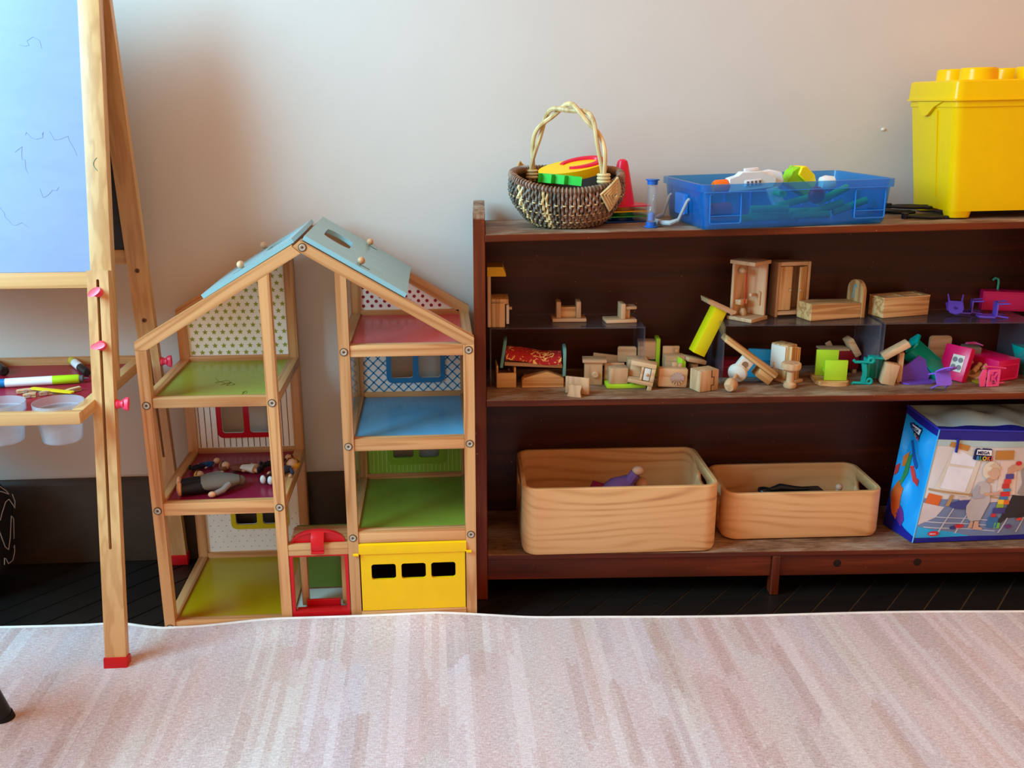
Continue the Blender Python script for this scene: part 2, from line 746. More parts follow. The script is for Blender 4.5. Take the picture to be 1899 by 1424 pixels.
def sloped_board(zf, th, y0, y1, nm):
    x0, x1 = 0.0, SHL
    b = MB().hexa([(x0, y0, zf(x0) - th), (x1, y0, zf(x1) - th), (x1, y1, zf(x1) - th), (x0, y1, zf(x0) - th),
                   (x0, y0, zf(x0)), (x1, y0, zf(x1)), (x1, y1, zf(x1)), (x0, y1, zf(x0))])
    bmesh.ops.bevel(b.bm, geom=list(b.bm.edges), offset=0.0015, segments=1, affect='EDGES')
    return b.build(nm, dark_wood('X'), shelf)


sloped_board(top_z, 0.014, 0.0, 0.228, 'top_board')
sloped_board(mid_z, 0.014, 0.0, 0.222, 'shelf_board')
sloped_board(lambda x: BOT_Z, 0.012, 0.0, 0.222, 'shelf_board')
for s, x in ((0, -0.022), (1, SHL)):
    pts = [(0.0, 0.0), (0.23, 0.0), (0.23, 0.775), (0.06, 0.775), (0.03, 0.772), (0.012, 0.762), (0.003, 0.742)]
    dz = 0.0247 * s
    pts = [(y, z + (dz if z > 0.3 else 0)) for y, z in pts]
    b = MB().plate(pts, (), x, x + 0.022, 'YZ')
    bmesh.ops.bevel(b.bm, geom=list(b.bm.edges), offset=0.0012, segments=1, affect='EDGES')
    b.build('side_panel', dark_wood('Z'), shelf)
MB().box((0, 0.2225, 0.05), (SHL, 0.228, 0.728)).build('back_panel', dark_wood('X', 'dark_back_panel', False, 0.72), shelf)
MB().box((0, 0.008, 0.040), (0.575, 0.026, BOT_Z - 0.012), 0.0012, 1).build('apron', dark_wood('X'), shelf)
MB().box((0.592, 0.008, 0.040), (SHL, 0.026, BOT_Z - 0.012), 0.0012, 1).build('apron', dark_wood('X'), shelf)
MB().box((0.575, 0.001, 0.0), (0.592, 0.028, BOT_Z - 0.012), 0.0015, 1).build('foot', dark_wood('Z'), shelf)
for x in (0.71, 0.875):
    MB().lathe([(0.0, 0.0), (0.008, 0.0), (0.0085, 0.0006), (0, 0.0012)], 12, T(x, 0.0085, 0.066) @ Rx(90)).build('wood_knot', plastic('dark_knot', rgb(30, 10, 5), 0.5), shelf)


# ================================================================== doll's house
HX0, HX1 = -0.53, 0.06
HYF, HYB = 1.70, 2.0
PW = 0.0195
HPK = (HX0 + HX1) / 2
house = thing('dollhouse', 'tall wooden dollhouse with open coloured floors and pale blue roof panels', 'dollhouse', T(HPK, 1.85, 0))
SL = 0.6              # slope of the roof


def roof_bottom(x):
    return 0.552 + SL * (min(x - HX0, HX1 - x) - 0.02)


def hb(name, lo, hi, ax, bev=0.0012, mat=None):
    return MB().box(lo, hi, bev, 2).build(name, mat or pine(ax), house, True)


posts = {'ll': (-0.53, 0.55), 'lr': (-0.311, None), 'rl': (-0.18, None), 'rr': (0.0405, 0.5512)}
for k, (x, zt) in posts.items():
    for yf in (HYF, HYB - PW):
        if zt is None:
            a, b2 = roof_bottom(x), roof_bottom(x + PW)
        else:
            a = b2 = zt
        z0 = 0.022 if k == 'lr' else (0.0185 if k == 'rl' else 0.0)
        MB().hexa([(x, yf, z0), (x + PW, yf, z0), (x + PW, yf + PW, z0), (x, yf + PW, z0),
                   (x, yf, a), (x + PW, yf, b2), (x + PW, yf + PW, b2), (x, yf + PW, a)]).build('post', pine('Z'), house, True)
# roof beams, front and back
for yf in (HYF, HYB - PW):
    zb = 0.552 + SL * (HPK - HX0 - 0.02)
    th = 0.0235
    zl = roof_bottom(HX0)
    b = MB().plate([(HX0, 0.5505), (HX0 + PW, 0.5505), (HPK - 0.0006, zb - 0.0004), (HPK - 0.0145, zb + 0.0112), (HPK - 0.0145, zb + th - SL * 0.0145), (HX0, zl + th + 0.002)], (), yf, yf + PW)
    b.build('roof_beam', pine('X', -math.atan(SL)), house, True)
    b = MB().plate([(HX1, 0.5517), (HX1, zl + th), (HPK - 0.0, zb + th - 0.001), (HPK - 0.014, zb + th - 0.012), (HPK - 0.0, zb + 0.0003), (HX1 - PW, 0.5517)], (), yf, yf + PW)
    b.build('roof_beam', pine('X', math.atan(SL)), house, True)


def rails(xl, xr, zt, h, front=True, right=True, back=True, yb=None):
    """a floor frame between two posts"""
    a, b = xl + PW, xr
    if front:
        hb('rail', (a, HYF + 0.0015, zt - h), (b, HYF + PW, zt), 'X')
    hb('rail', (a, HYB - PW, zt - h), (b, HYB - 0.003, zt + 0.006), 'X')
    hb('rail', (xl, HYF + PW, zt - h), (xl + PW, HYB - PW, zt), 'Y')
    if right:
        hb('rail', (xr, HYF + PW, zt - h), (xr + PW, HYB - PW, zt), 'Y')


rails(-0.53, -0.311, 0.462, 0.018)
rails(-0.53, -0.311, 0.262, 0.024)
rails(-0.18, 0.0405, 0.552, 0.021)
rails(-0.18, 0.0405, 0.377, 0.023)
rails(-0.18, 0.0405, 0.195, 0.024)
# base
hb('base_rail', (-0.5105, HYF + 0.0015, 0.001), (-0.1605, HYF + PW, 0.0215), 'X')
hb('base_rail', (-0.1600, HYF - 0.002, 0.001), (0.0400, HYF + PW, 0.031), 'X')
hb('base_rail', (-0.5105, HYB - PW, 0.001), (0.0405, HYB - 0.003, 0.030), 'X')
for x in (-0.53, -0.311, -0.18, 0.0405):
    hb('base_rail', (x, HYF + PW, 0.001), (x + PW, HYB - PW, 0.0215), 'Y')


def gloss(name, col):
    return plastic(name, col, 0.22, 0, 0.04)


def floor_panel(xl, xr, z, mat):
    MB().box((xl + PW + 0.0003, HYF + PW, z - 0.009), (xr - 0.0003, HYB - PW, z - 0.0045)).build('floor_panel', mat, house, True)


floor_panel(-0.53, -0.311, 0.462, gloss('lime_laminate', rgb(140, 150, 50)))
pen = MB()
for q in ([(-0.425, 1.815), (-0.405, 1.83), (-0.385, 1.80), (-0.40, 1.795), (-0.395, 1.815), (-0.41, 1.80)], [(-0.43, 1.845), (-0.42, 1.825), (-0.405, 1.81)], [(-0.362, 1.745), (-0.355, 1.755), (-0.352, 1.742), (-0.36, 1.735), (-0.358, 1.75)]):
    pen.tube([(x_, y_, 0.4577) for x_, y_ in q], 0.0004, 4)
pen.build('pen_scribble', plastic('pen_line', rgb(92, 92, 40), 0.6), house, True)
floor_panel(-0.53, -0.311, 0.262, gloss('crimson_laminate', rgb(140, 28, 58)))
floor_panel(-0.53, -0.311, 0.0215, gloss('mustard_laminate', rgb(172, 142, 8)))
floor_panel(-0.18, 0.0405, 0.552, gloss('rose_laminate', rgb(196, 66, 72)))
floor_panel(-0.18, 0.0405, 0.377, gloss('blue_laminate', rgb(92, 162, 204)))
floor_panel(-0.18, 0.0405, 0.195, gloss('leaf_laminate', rgb(128, 146, 50)))
floor_panel(-0.18, 0.0405, 0.030, gloss('garage_laminate', rgb(96, 16, 30)))
floor_panel(-0.311, -0.18, 0.0215, plastic('porch_white', rgb(206, 202, 188), 0.3))

WHITE_P = plastic('white_printed_board', rgb(244, 242, 236), 0.5)
YP = 1.986            # front of the back panels


def back_panel(pts, holes, mat):
    return MB().plate(pts, holes, YP, YP + 0.004).build('back_panel', mat, house, True)


def win_holes(x0, x1, z0, z1, bar=0.012, fr_=0.010):
    xm = (x0 + x1) / 2
    return [rrect(x0 + fr_, z0 + fr_, xm - bar / 2, z1 - fr_, 0.006, 3), rrect(xm + bar / 2, z0 + fr_, x1 - fr_, z1 - fr_, 0.006, 3)]


def window(parent, x0, x1, z0, z1, mat, fr_=0.010):
    MB().plate(rrect(x0, z0, x1, z1, 0.012, 4), win_holes(x0, x1, z0, z1, fr_=fr_), YP - 0.0025, YP).build('window_frame', mat, parent, True)


LXa, LXb = -0.5105, -0.311
RXa, RXb = -0.1605, 0.0405


def clip_roof(xa, xb, z0):
    return [(xa, z0), (xb, z0), (xb, roof_bottom(xb)), (xa, roof_bottom(xa))]


# starry attic
pan = back_panel(clip_roof(LXa, LXb, 0.468), (), WHITE_P)
st = MB()
for j in range(14):
    for i in range(12):
        x = LXa + 0.008 + i * 0.0176 + (0.0088 if j % 2 else 0)
        z = 0.474 + j * 0.0142
        if x > LXb - 0.005 or z > roof_bottom(x) - 0.006:
            continue
        st.plate([(x + (0.0058 if k % 2 == 0 else 0.0026) * sin(pi * k / 5), z + (0.0058 if k % 2 == 0 else 0.0026) * cos(pi * k / 5)) for k in range(10)], (), YP - 0.0004, YP)
st.build('star_print', plastic('olive_print', rgb(150, 158, 58), 0.5), pan, True)
# crimson striped room
wz = (0.29, 0.38)
wx = (-0.468, -0.346)
pan = back_panel([(LXa, 0.268), (LXb, 0.268), (LXb, 0.444), (LXa, 0.444)], win_holes(wx[0], wx[1], wz[0], wz[1]), WHITE_P)
window(pan, wx[0], wx[1], wz[0], wz[1], gloss('window_red', rgb(186, 24, 40)))
s2 = MB()
for i in range(17):
    x = LXa + 0.005 + i * 0.0122
    for za, zb in ((0.269, wz[0] if wx[0] < x < wx[1] else 0.444), (wz[1], 0.444)):
        if za == wz[1] and not wx[0] < x < wx[1]:
            continue
        s2.box((x, YP - 0.0004, za), (x + 0.0014, YP, zb))
s2.build('stripe_print', plastic('maroon_print', rgb(96, 24, 40), 0.5), pan, True)
# yellow window room
wz = (0.082, 0.170)
wx = (-0.456, -0.334)
pan = back_panel([(LXa, 0.030), (LXb, 0.030), (LXb, 0.238), (LXa, 0.238)], win_holes(wx[0], wx[1], wz[0], wz[1]), WHITE_P)
window(pan, wx[0], wx[1], wz[0], wz[1], gloss('window_yellow', rgb(206, 186, 30)))
s3 = MB()
for j in range(7):
    for i in range(12):
        x, z = LXa + 0.01 + i * 0.0166 + (0.008 if j % 2 else 0), 0.040 + j * 0.0125
        if x < LXb - 0.004 and not (wx[0] - 0.003 < x < wx[1] + 0.003 and z > wz[0] - 0.003):
            s3.plate(circle(x, z, 0.0013, 6), (), YP - 0.0004, YP)
s3.build('dot_print', plastic('grey_dot_print', rgb(178, 172, 158), 0.5), pan, True)
# red dotted attic
pan = back_panel(clip_roof(RXa, RXb, 0.558), (), WHITE_P)
s4 = MB()
for j in range(12):
    for i in range(13):
        x, z = RXa + 0.006 + i * 0.0172 + (0.0086 if j % 2 else 0), 0.566 + j * 0.0095
        if x > RXb - 0.004 or z > roof_bottom(x) - 0.004:
            continue
        s4.plate(circle(x, z, 0.0034, 12), (), YP - 0.0004, YP)
s4.build('dot_print', plastic('red_dot_print', rgb(150, 34, 56), 0.5), pan, True)
# blue lattice room
wz = (0.402, 0.488)
wx = (-0.113, 0.009)
pan = back_panel([(RXa, 0.383), (RXb, 0.383), (RXb, 0.531), (RXa, 0.531)], win_holes(wx[0], wx[1], wz[0], wz[1]), WHITE_P)
BL = gloss('window_blue', rgb(38, 124, 178))
window(pan, wx[0], wx[1], wz[0], wz[1], BL)
s5 = MB()


def clipseg(p, q, x0, x1, z0, z1):
    t0, t1 = 0.0, 1.0
    d = (q[0] - p[0], q[1] - p[1])
    for k, lo, hi in ((0, x0, x1), (1, z0, z1)):
        if abs(d[k]) < 1e-9:
            continue
        a, b_ = (lo - p[k]) / d[k], (hi - p[k]) / d[k]
        t0, t1 = max(t0, min(a, b_)), min(t1, max(a, b_))
    if t1 - t0 < 0.002:
        return None
    return ((p[0] + d[0] * t0, p[1] + d[1] * t0), (p[0] + d[0] * t1, p[1] + d[1] * t1))


def strip(b, p, q, w, y0, y1):
    d = V((q[0] - p[0], q[1] - p[1]))
    d.normalize()
    nx, nz = -d.y * w / 2, d.x * w / 2
    b.plate([(p[0] + nx, p[1] + nz), (p[0] - nx, p[1] - nz), (q[0] - nx, q[1] - nz), (q[0] + nx, q[1] + nz)], (), y0, y1)


for k in range(-8, 14):
    for sg in (1, -1):
        x = RXa + k * 0.0205
        for box_ in ((RXa, wx[0], 0.383, 0.531), (wx[1], RXb, 0.383, 0.531), (wx[0], wx[1], 0.383, wz[0])):
            s_ = clipseg((x, 0.383), (x + sg * 0.148, 0.531), *box_)
            if s_:
                strip(s5, s_[0], s_[1], 0.0026, YP - 0.0004, YP)
s5.build('lattice_print', plastic('blue_print', rgb(56, 152, 206), 0.5), pan, True)
# green striped room
wz = (0.222, 0.300)
wx = (-0.118, 0.006)
pan = back_panel([(RXa, 0.201), (RXb, 0.201), (RXb, 0.354), (RXa, 0.354)], win_holes(wx[0], wx[1], wz[0], wz[1], fr_=0.013), plastic('leaf_printed_board', rgb(134, 180, 56), 0.5))
window(pan, wx[0], wx[1], wz[0], wz[1], gloss('window_green', rgb(124, 168, 48)), 0.013)
s6 = MB()
for i in range(23):
    x = RXa + 0.005 + i * 0.0088
    s6.box((x, YP - 0.0004, 0.203), (x + 0.0009, YP, (wz[0] - 0.003) if wx[0] - 0.002 < x < wx[1] + 0.002 else 0.354))
op = [(x, z) for x, z in rrect(wx[0] - 0.001, wz[0] - 0.001, wx[1] + 0.001, wz[1] + 0.001, 0.013, 4)]
ip = [(x, z) for x, z in rrect(wx[0], wz[0], wx[1], wz[1], 0.012, 4)]
s6.plate(op, [ip], YP - 0.0004, YP)
s6.build('stripe_print', plastic('pale_green_print', rgb(196, 214, 150), 0.5), pan, True)
# garage back, side walls that close off the garage
MB().box((RXa, YP, 0.030), (RXb, YP + 0.004, 0.171)).build('back_panel', plastic('black_board', rgb(22, 20, 20), 0.6), house, True)
hb('side_wall', (-0.166, HYF + PW, 0.0215), (-0.1615, HYB - PW, 0.171), 'Y', 0)
hb('side_wall', (0.044, HYF + PW, 0.0215), (0.0485, HYB - PW, 0.171), 'Y', 0)
# clear sheets closing the sides of the blue and green rooms
CLEAR = seethrough('clear_sheet', (0.90, 0.95, 0.94, 1), (0.5, 0.6, 0.6, 1), 0.10, 0.06)
for x in (-0.169, 0.0485):
    for za, zb in ((0.1955, 0.353), (0.3775, 0.530)):
        MB().box((x, HYF + PW, za), (x + 0.0016, HYB - PW, zb)).build('side_pane', CLEAR, house, True)

# roof panels
ROOFM = plastic('pale_blue_roof', rgb(138, 184, 192), 0.22)
RT = 0.0085
ang = math.atan(SL)


def roof_panel(side):
    """local x runs down the slope, y into the depth"""
    ln = 0.186 if side < 0 else 0.200
    b = MB()
    hole = [(0.030, 0.155), (0.060, 0.150), (0.066, 0.175), (0.066, 0.205), (0.060, 0.230), (0.030, 0.225)]
    hole = [(0.024, 0.112), (0.036, 0.102), (0.050, 0.099), (0.064, 0.102), (0.076, 0.112), (0.077, 0.150), (0.076, 0.188), (0.064, 0.198), (0.050, 0.201), (0.036, 0.198), (0.024, 0.188), (0.023, 0.150)]
    b.plate([(0, 0), (ln, 0), (ln, 0.290), (0, 0.290)], [hole], 0, RT, 'XY')
    bmesh.ops.bevel(b.bm, geom=[e for e in b.bm.edges if len(e.link_faces) == 2 and e.calc_face_angle() > 1], offset=0.0008, segments=1, affect='EDGES')
    zt = 0.552 + SL * (HPK - HX0 - 0.02) + 0.0235
    mt = T(HPK, HYF + 0.002, zt)
    if side > 0:
        mt = mt @ Ry(math.degrees(ang)) @ T(0.003, 0, 0.0008)
    else:
        mt = mt @ M.Diagonal((-1, 1, 1, 1)) @ Ry(math.degrees(ang)) @ T(0.012, 0, 0.0008)
    for v in b.bm.verts:
        v.co = mt @ v.co
    p = b.build('roof_panel', ROOFM, house, True)
    for yy in (0.022, 0.262):
        k = MB().ball((0.104, yy, RT + 0.0072), 0.0068, (1, 1, 1), 14).cyl((0.104, yy, RT - 0.001), (0.104, yy, RT + 0.004), 0.0022)
        for v in k.bm.verts:
            v.co = mt @ v.co
        k.build('knob', beech('Z'), p, True)
        sl = MB().box((0.100, yy - 0.0015, RT - 0.0005), (0.124, yy + 0.0015, RT + 0.0003))
        for v in sl.bm.verts:
            v.co = mt @ v.co
        sl.build('slot', plastic('slot_dark', rgb(30, 52, 58), 0.7), p, True)


roof_panel(-1)
roof_panel(1)

# screws
sb = MB().lathe([(0.0058, 0.0), (0.0058, 0.0012), (0.0044, 0.0016), (0.0040, 0.0008), (0.0024, 0.0010), (0.0018, -0.0006), (0, -0.0006)], 18, Rx(90))
STEEL, _nt, _b = newmat('zinc_screw')
_b.inputs['Base Color'].default_value = rgb(196, 188, 172)
_b.inputs['Metallic'].default_value = 0.6
_b.inputs['Roughness'].default_value = 0.35
screw0 = sb.build('screw', STEEL, house)
recess0 = MB().lathe([(0.0052, 0.0), (0.0074, 0.0), (0.0074, 0.0005), (0.0052, 0.0005)], 18, Rx(90)).build('screw_recess', plastic('recess_brown', rgb(84, 58, 38), 0.6), house)
scr = [(-0.5203, 0.450), (-0.5203, 0.249), (-0.5203, 0.010), (-0.3013, 0.450), (-0.3013, 0.249), (-0.1703, 0.541), (-0.1703, 0.364), (-0.1703, 0.183),
       (0.0503, 0.541), (0.0503, 0.364), (0.0503, 0.183), (HPK + 0.003, 0.727)]
for i, (x, z) in enumerate(scr):
    loc = (x - HPK, HYF - 0.0002 - 1.85, z)
    if i == 0:
        screw0.location = loc
        recess0.location = loc
    else:
        shared('screw', screw0, house, loc)
        shared('screw_recess', recess0, house, loc)

# porch with the red door
hb('lintel', (-0.2915, HYF + 0.0005, 0.150), (-0.1800, HYF + PW, 0.172), 'X')
hb('porch_top', (-0.2915, HYF + PW, 0.160), (-0.1800, HYF + 0.095, 0.168), 'X')
for x in (-0.278, -0.200):
    hb('porch_post', (x, HYF + 0.045, 0.0225), (x + 0.013, HYF + 0.062, 0.159), 'Z')
MB().box((-0.2915, HYF + 0.12, 0.0225), (-0.18, HYF + 0.125, 0.157)).build('porch_wall', plastic('porch_green', rgb(96, 124, 50), 0.4), house, True)
RED = plastic('toy_red', rgb(200, 22, 30), 0.25)
dr = MB()
dr.plate([(-0.2905, 0.0222), (-0.1815, 0.0222), (-0.1815, 0.150), (-0.2905, 0.150)], [[(-0.2845, 0.034), (-0.1875, 0.034), (-0.1875, 0.1475), (-0.2845, 0.1475)]], HYF + 0.001, HYF + 0.012)
dr.box((-0.2845, HYF + 0.012, 0.0222), (-0.1875, HYF + 0.030, 0.028))
dr.box((-0.268, HYF + 0.034, 0.0225), (-0.203, HYF + 0.040, 0.040), 0.001, 1)
door = dr.build('door_frame', RED, house, True)
arc = [(-0.236 + 0.050 * cos(pi * i / 16), 0.1725 + 0.024 * sin(pi * i / 16)) for i in range(17)]
fa = MB().plate(arc, (), HYF + 0.012, HYF + 0.018)
fa.plate(arc, [[(-0.236 + 0.046 * cos(pi * i / 16), 0.1727 + 0.020 * sin(pi * i / 16)) for i in range(17)]], HYF + 0.009, HYF + 0.012)
fa.build('fanlight', RED, house, True)
lt = MB()
lt.tube([(-0.236, HYF + 0.012, 0.195), (-0.236, HYF + 0.004, 0.190), (-0.236, HYF - 0.006, 0.178), (-0.236, HYF - 0.007, 0.166), (-0.236, HYF - 0.004, 0.158)], [0.012] * 5, 4, False, None, 0.16)
lt.box((-0.248, HYF - 0.009, 0.156), (-0.224, HYF - 0.002, 0.161), 0.001, 1)
lt.build('latch', RED, house, True)
# garage door
YEL = plastic('toy_yellow', rgb(240, 190, 8), 0.28)
gd = MB()
hol = [rrect(-0.1385 + 0.0563 * i, 0.096, -0.0925 + 0.0563 * i, 0.128, 0.005, 4) for i in range(3)]
gd.plate([(-0.158, 0.032), (0.0385, 0.032), (0.0385, 0.150), (-0.158, 0.150)], hol, HYF - 0.001, HYF + 0.005)
ga = gd.build('garage_door', YEL, house, True)
g2 = MB()
g2.plate([(HYF - 0.003, 0.150), (HYF + 0.010, 0.150), (HYF + 0.010, 0.167), (HYF + 0.002, 0.1705), (HYF - 0.002, 0.168), (HYF - 0.0035, 0.160)], (), -0.1605, 0.0410, 'YZ')
g2.build('hinge_cover', YEL, ga, True)
for x in (-0.166, 0.0455):
    MB().cyl((x - 0.005, HYF - 0.004, 0.150), (x + 0.005, HYF - 0.004, 0.150), 0.0030, None, 10).build('peg', YEL, ga, True)


# ================================================================== easel
EX0, EX1 = -0.598, -0.562
easel = thing('easel', 'wooden childrens easel with a whiteboard and a red tray beside the dollhouse', 'easel', T(-0.88, 1.78, 0))
la, lb = math.atan(0.205), math.atan(0.115)
FM = T(0, 1.565, 0) @ M.Rotation(-la, 4, 'X')     # front frame: x, y back through the frame, z up along the leg
BM = T(0, 1.990, 0) @ M.Rotation(lb, 4, 'X')


def eb(mb, name, mat, m, parent=None):
    for v in mb.bm.verts:
        v.co = m @ v.co
    return mb.build(name, mat, parent or easel, True)


EXL = -1.17
for side in (0, 1):
    x0, x1 = (EX0, EX1) if side == 0 else (EXL - 0.036, EXL)
    xm = (x0 + x1) / 2
    leg = eb(MB().plate([(x0, 0.004), (x1, 0.004), (x1, 0.705), (x0, 0.705)], [rrect(xm - 0.0025, 0.222, xm + 0.0025, 0.690, 0.0024, 3)], 0, 0.018), 'leg', easelwood('Z'), FM)
    eb(MB().box((x0, 0.0185, 0.515), (x1, 0.040, 1.235), 0.0012), 'frame_post', easelwood('Z'), FM)
    ft = MB().box((x0 - 0.0025, -0.003, 0.006), (x1 + 0.0025, 0.021, 0.030), 0.002)
    eb(ft, 'foot_cap', RED, FM, leg)
    bx0, bx1 = (x0 + 0.004, x1 + 0.004)
    bleg = eb(MB().plate([(bx0, 0.004), (bx1, 0.004), (bx1, 1.20), (bx0, 1.20)], [rrect(xm + 0.0015, 0.26, xm + 0.0065, 0.50, 0.0024, 3)], 0, 0.018), 'leg', easelwood('Z'), BM)
    eb(MB().box((bx0 - 0.0025, -0.003, 0.0), (bx1 + 0.0025, 0.0205, 0.024), 0.002), 'foot_cap', RED, BM, bleg)
    for s_ in (0.66, 0.56):
        sc = MB().lathe([(0.0046, 0), (0.0046, 0.001), (0.0030, 0.0015), (0.0025, 0), (0, 0)], 14, T(xm + 0.004, -0.0002, s_) @ Rx(90))
        eb(sc, 'screw', plastic('brown_bolt', rgb(120, 84, 52), 0.35), BM)


def board_mat(name, a, b_, rough):
    m, nt, b = newmat(name)
    n = noise_n(nt, objvec(nt, (8, 8, 22)), 1.0, 5.0, 0.6, 0.6)
    nt.links.new(ramp(nt, n, [(0.35, a), (0.7, b_)]), b.inputs['Base Color'])
    b.inputs['Roughness'].default_value = rough
    return m


eb(MB().box((EXL, 0.024, 0.704), (EX0, 0.030, 1.235)), 'whiteboard', board_mat('whiteboard_enamel', rgb(132, 150, 188), rgb(138, 155, 192), 0.25), FM)
eb(MB().box((EXL, 0.0205, 0.676), (EX0, 0.040, 0.7035), 0.001), 'rail', easelwood('X'), FM)
eb(MB().box((EXL, 0.0205, 1.222), (EX0, 0.0235, 1.235), 0.001), 'rail', easelwood('X'), FM)
eb(MB().box((EXL, 0.003, 0.672), (EX0 + 0.004, 0.016, 0.700), 0.001), 'rail', easelwood('X'), BM)
eb(MB().box((EXL, 0.006, 0.700), (EX0 + 0.004, 0.012, 1.195)), 'chalkboard', board_mat('chalkboard_paint', rgb(44, 46, 44), rgb(56, 58, 56), 0.6), BM)
# faint marker scribbles left on the board
sc_ = MB()
for k in range(6):
    x, s_ = -0.70 + RND.uniform(-0.06, 0.05), 0.80 + RND.uniform(0, 0.3)
    pts = [(x, 0.0238, s_)]
    for i in range(6):
        x += RND.uniform(-0.004, 0.014)
        s_ += RND.uniform(-0.016, 0.010)
        pts.append((x, 0.0238, s_))
    sc_.tube(pts, 0.00025, 4)
eb(sc_, 'scribble', plastic('faded_marker', rgb(128, 146, 182), 0.5), FM)
arcp = [(-0.578 - 0.006 * sin(pi * i / 8), 0.0182, 0.875 + 0.022 * i / 8) for i in range(9)]
eb(MB().tube(arcp, 0.0006, 4), 'scribble', plastic('green_marker_line', rgb(110, 140, 110), 0.5), FM)

PINK = plastic('knob_pink', rgb(232, 62, 92), 0.35)
PINKL = plastic('knob_pink_pale', rgb(244, 120, 140), 0.4)


def wing_knob(m, parent, rot):
    """axis along local -y"""
    k = MB().lathe([(0.0085, 0.0), (0.0085, 0.004), (0.0070, 0.006), (0.0062, 0.009), (0.0075, 0.013)], 14, Rx(90))
    w = MB().lathe([(0.0, 0.0), (0.0085, 0.0), (0.0115, 0.005), (0.0122, 0.010), (0.0105, 0.0095), (0.0, 0.0080)], 20, T(0, -0.011, 0) @ Rx(90) @ Rz(rot) @ M.Diagonal((1.0, 0.48, 1, 1)))
    for b in (k, w):
        for v in b.bm.verts:
            v.co = m @ v.co
    o = k.build('knob', PINK, parent, True)
    w.build('knob_wing', PINKL if rot != 77 else PINK, o, True)


xm = (EX0 + EX1) / 2
wing_knob(FM @ T(xm, 0, 0.668), easel, 35)
wing_knob(FM @ T(xm + 0.002, 0, 0.577), easel, 12)
wing_knob(FM @ T(EX1, 0.010, 0.475) @ Rz(90), easel, 77)
wing_knob(BM @ T(EX1 + 0.004, 0.009, 0.470) @ Rz(90), easel, 77)

# tray between the frames
TZ = 0.475
tray_holes = [circle(-0.645, 1.635, 0.0385, 28), circle(-0.742, 1.637, 0.0385, 28)]
CRIMSON = plastic('tray_crimson', rgb(150, 24, 44), 0.32)
tb = MB().plate([(EXL + 0.02, 1.604), (-0.613, 1.604), (-0.613, 1.938), (EXL + 0.02, 1.938)], tray_holes, TZ - 0.014, TZ - 0.009, 'XY')
tb.build('tray_board', CRIMSON, easel, True)
MB().box((EXL, 1.585, TZ - 0.020), (-0.594, 1.604, TZ), 0.001).build('tray_rail', easelwood('X'), easel, True)
MB().box((EXL, 1.938, TZ - 0.020), (-0.594, 1.956, TZ + 0.004), 0.001).build('tray_rail', easelwood('X'), easel, True)
for xa in (-0.613, EXL):
    MB().box((xa, 1.6042, TZ - 0.020), (xa + 0.019, 1.9378, TZ), 0.001).build('tray_rail', easelwood('Y'), easel, True)

CUP = seethrough('cloudy_plastic', (0.90, 0.91, 0.94, 1), (0.78, 0.80, 0.86, 1), 0.22, 0.3)
for i, (cx, cy, lab) in enumerate(((-0.645, 1.635, 'cloudy plastic cup set in the red easel tray nearest the front leg'),
                                   (-0.742, 1.637, 'cloudy plastic cup in the red easel tray, cut by the left edge'))):
    b = MB().lathe([(0.0, 0.0), (0.0305, 0.0), (0.0320, 0.002), (0.0375, 0.050), (0.0378, 0.0535), (0.0405, 0.0535), (0.0412, 0.068), (0.0402, 0.068), (0.0395, 0.055), (0.0368, 0.053), (0.0312, 0.0025), (0.0, 0.0022)], 36)
    cup = b.build('plastic_cup', CUP, None, mw=T(cx, cy, TZ - 0.009 - 0.0532))
    tag(cup, lab, 'cup', 'paint cups in the easel tray')

TB = TZ - 0.009     # top of the tray board


def lying(p, q, z):
    """frame at p with x along the line to q"""
    p, q = V((p[0], p[1], z)), V((q[0], q[1], z))
    d = q - p
    return T(*p) @ M.Rotation(atan2(d.y, d.x), 4, 'Z'), d.length


def px(x, y, z=None):
    v = at_z(x, y, TB + 0.008 if z is None else z)
    return (v.x, v.y)


def seg(prof, m, name, mat, parent):
    b = MB().lathe(prof, 18, Ry(90))
    return b.build(name, mat, parent)


m_, L = lying(px(-14, 712), px(141, 703), TB + 0.0085)
mk = thing('marker', 'fat white marker with lime green grip lying across the red tray', 'marker', m_)
seg([(0, 0), (0.0080, 0), (0.0080, 0.022), (0.0, 0.022)], None, 'end_cap', plastic('marker_blue', rgb(20, 110, 170), 0.35), mk)
seg([(0.0, 0.022), (0.0083, 0.022), (0.0083, 0.102), (0.0, 0.102)], None, 'barrel', plastic('marker_white', rgb(232, 232, 236), 0.35), mk)
seg([(0.0, 0.102), (0.0084, 0.102), (0.0084, 0.146), (0.0072, 0.148), (0, 0.148)], None, 'grip', plastic('marker_lime', rgb(176, 214, 28), 0.35), mk)
seg([(0.0, 0.148), (0.0068, 0.148), (0.0062, 0.154), (0.0030, 0.155), (0.0008, 0.164), (0, 0.164)], None, 'nib', plastic('marker_grey', rgb(92, 92, 96), 0.4), mk)
m_, L = lying(px(133, 668), px(172, 700), TB + 0.0082)
mk = thing('marker', 'capped black, white and yellow marker lying behind the easel leg', 'marker', m_)
seg([(0, 0), (0.0078, 0), (0.0078, 0.026), (0.0, 0.026)], None, 'end_cap', plastic('marker_yellow', rgb(206, 186, 60), 0.4), mk)
seg([(0.0, 0.026), (0.0080, 0.026), (0.0080, 0.070), (0.0, 0.070)], None, 'barrel', plastic('marker_white', rgb(232, 232, 236), 0.35), mk)
seg([(0.0, 0.070), (0.0082, 0.070), (0.0082, 0.112), (0.0060, 0.118), (0, 0.118)], None, 'cap', plastic('marker_black', rgb(34, 28, 28), 0.4), mk)
m_, L = lying(px(8, 690), px(-40, 655), TB + 0.0095)
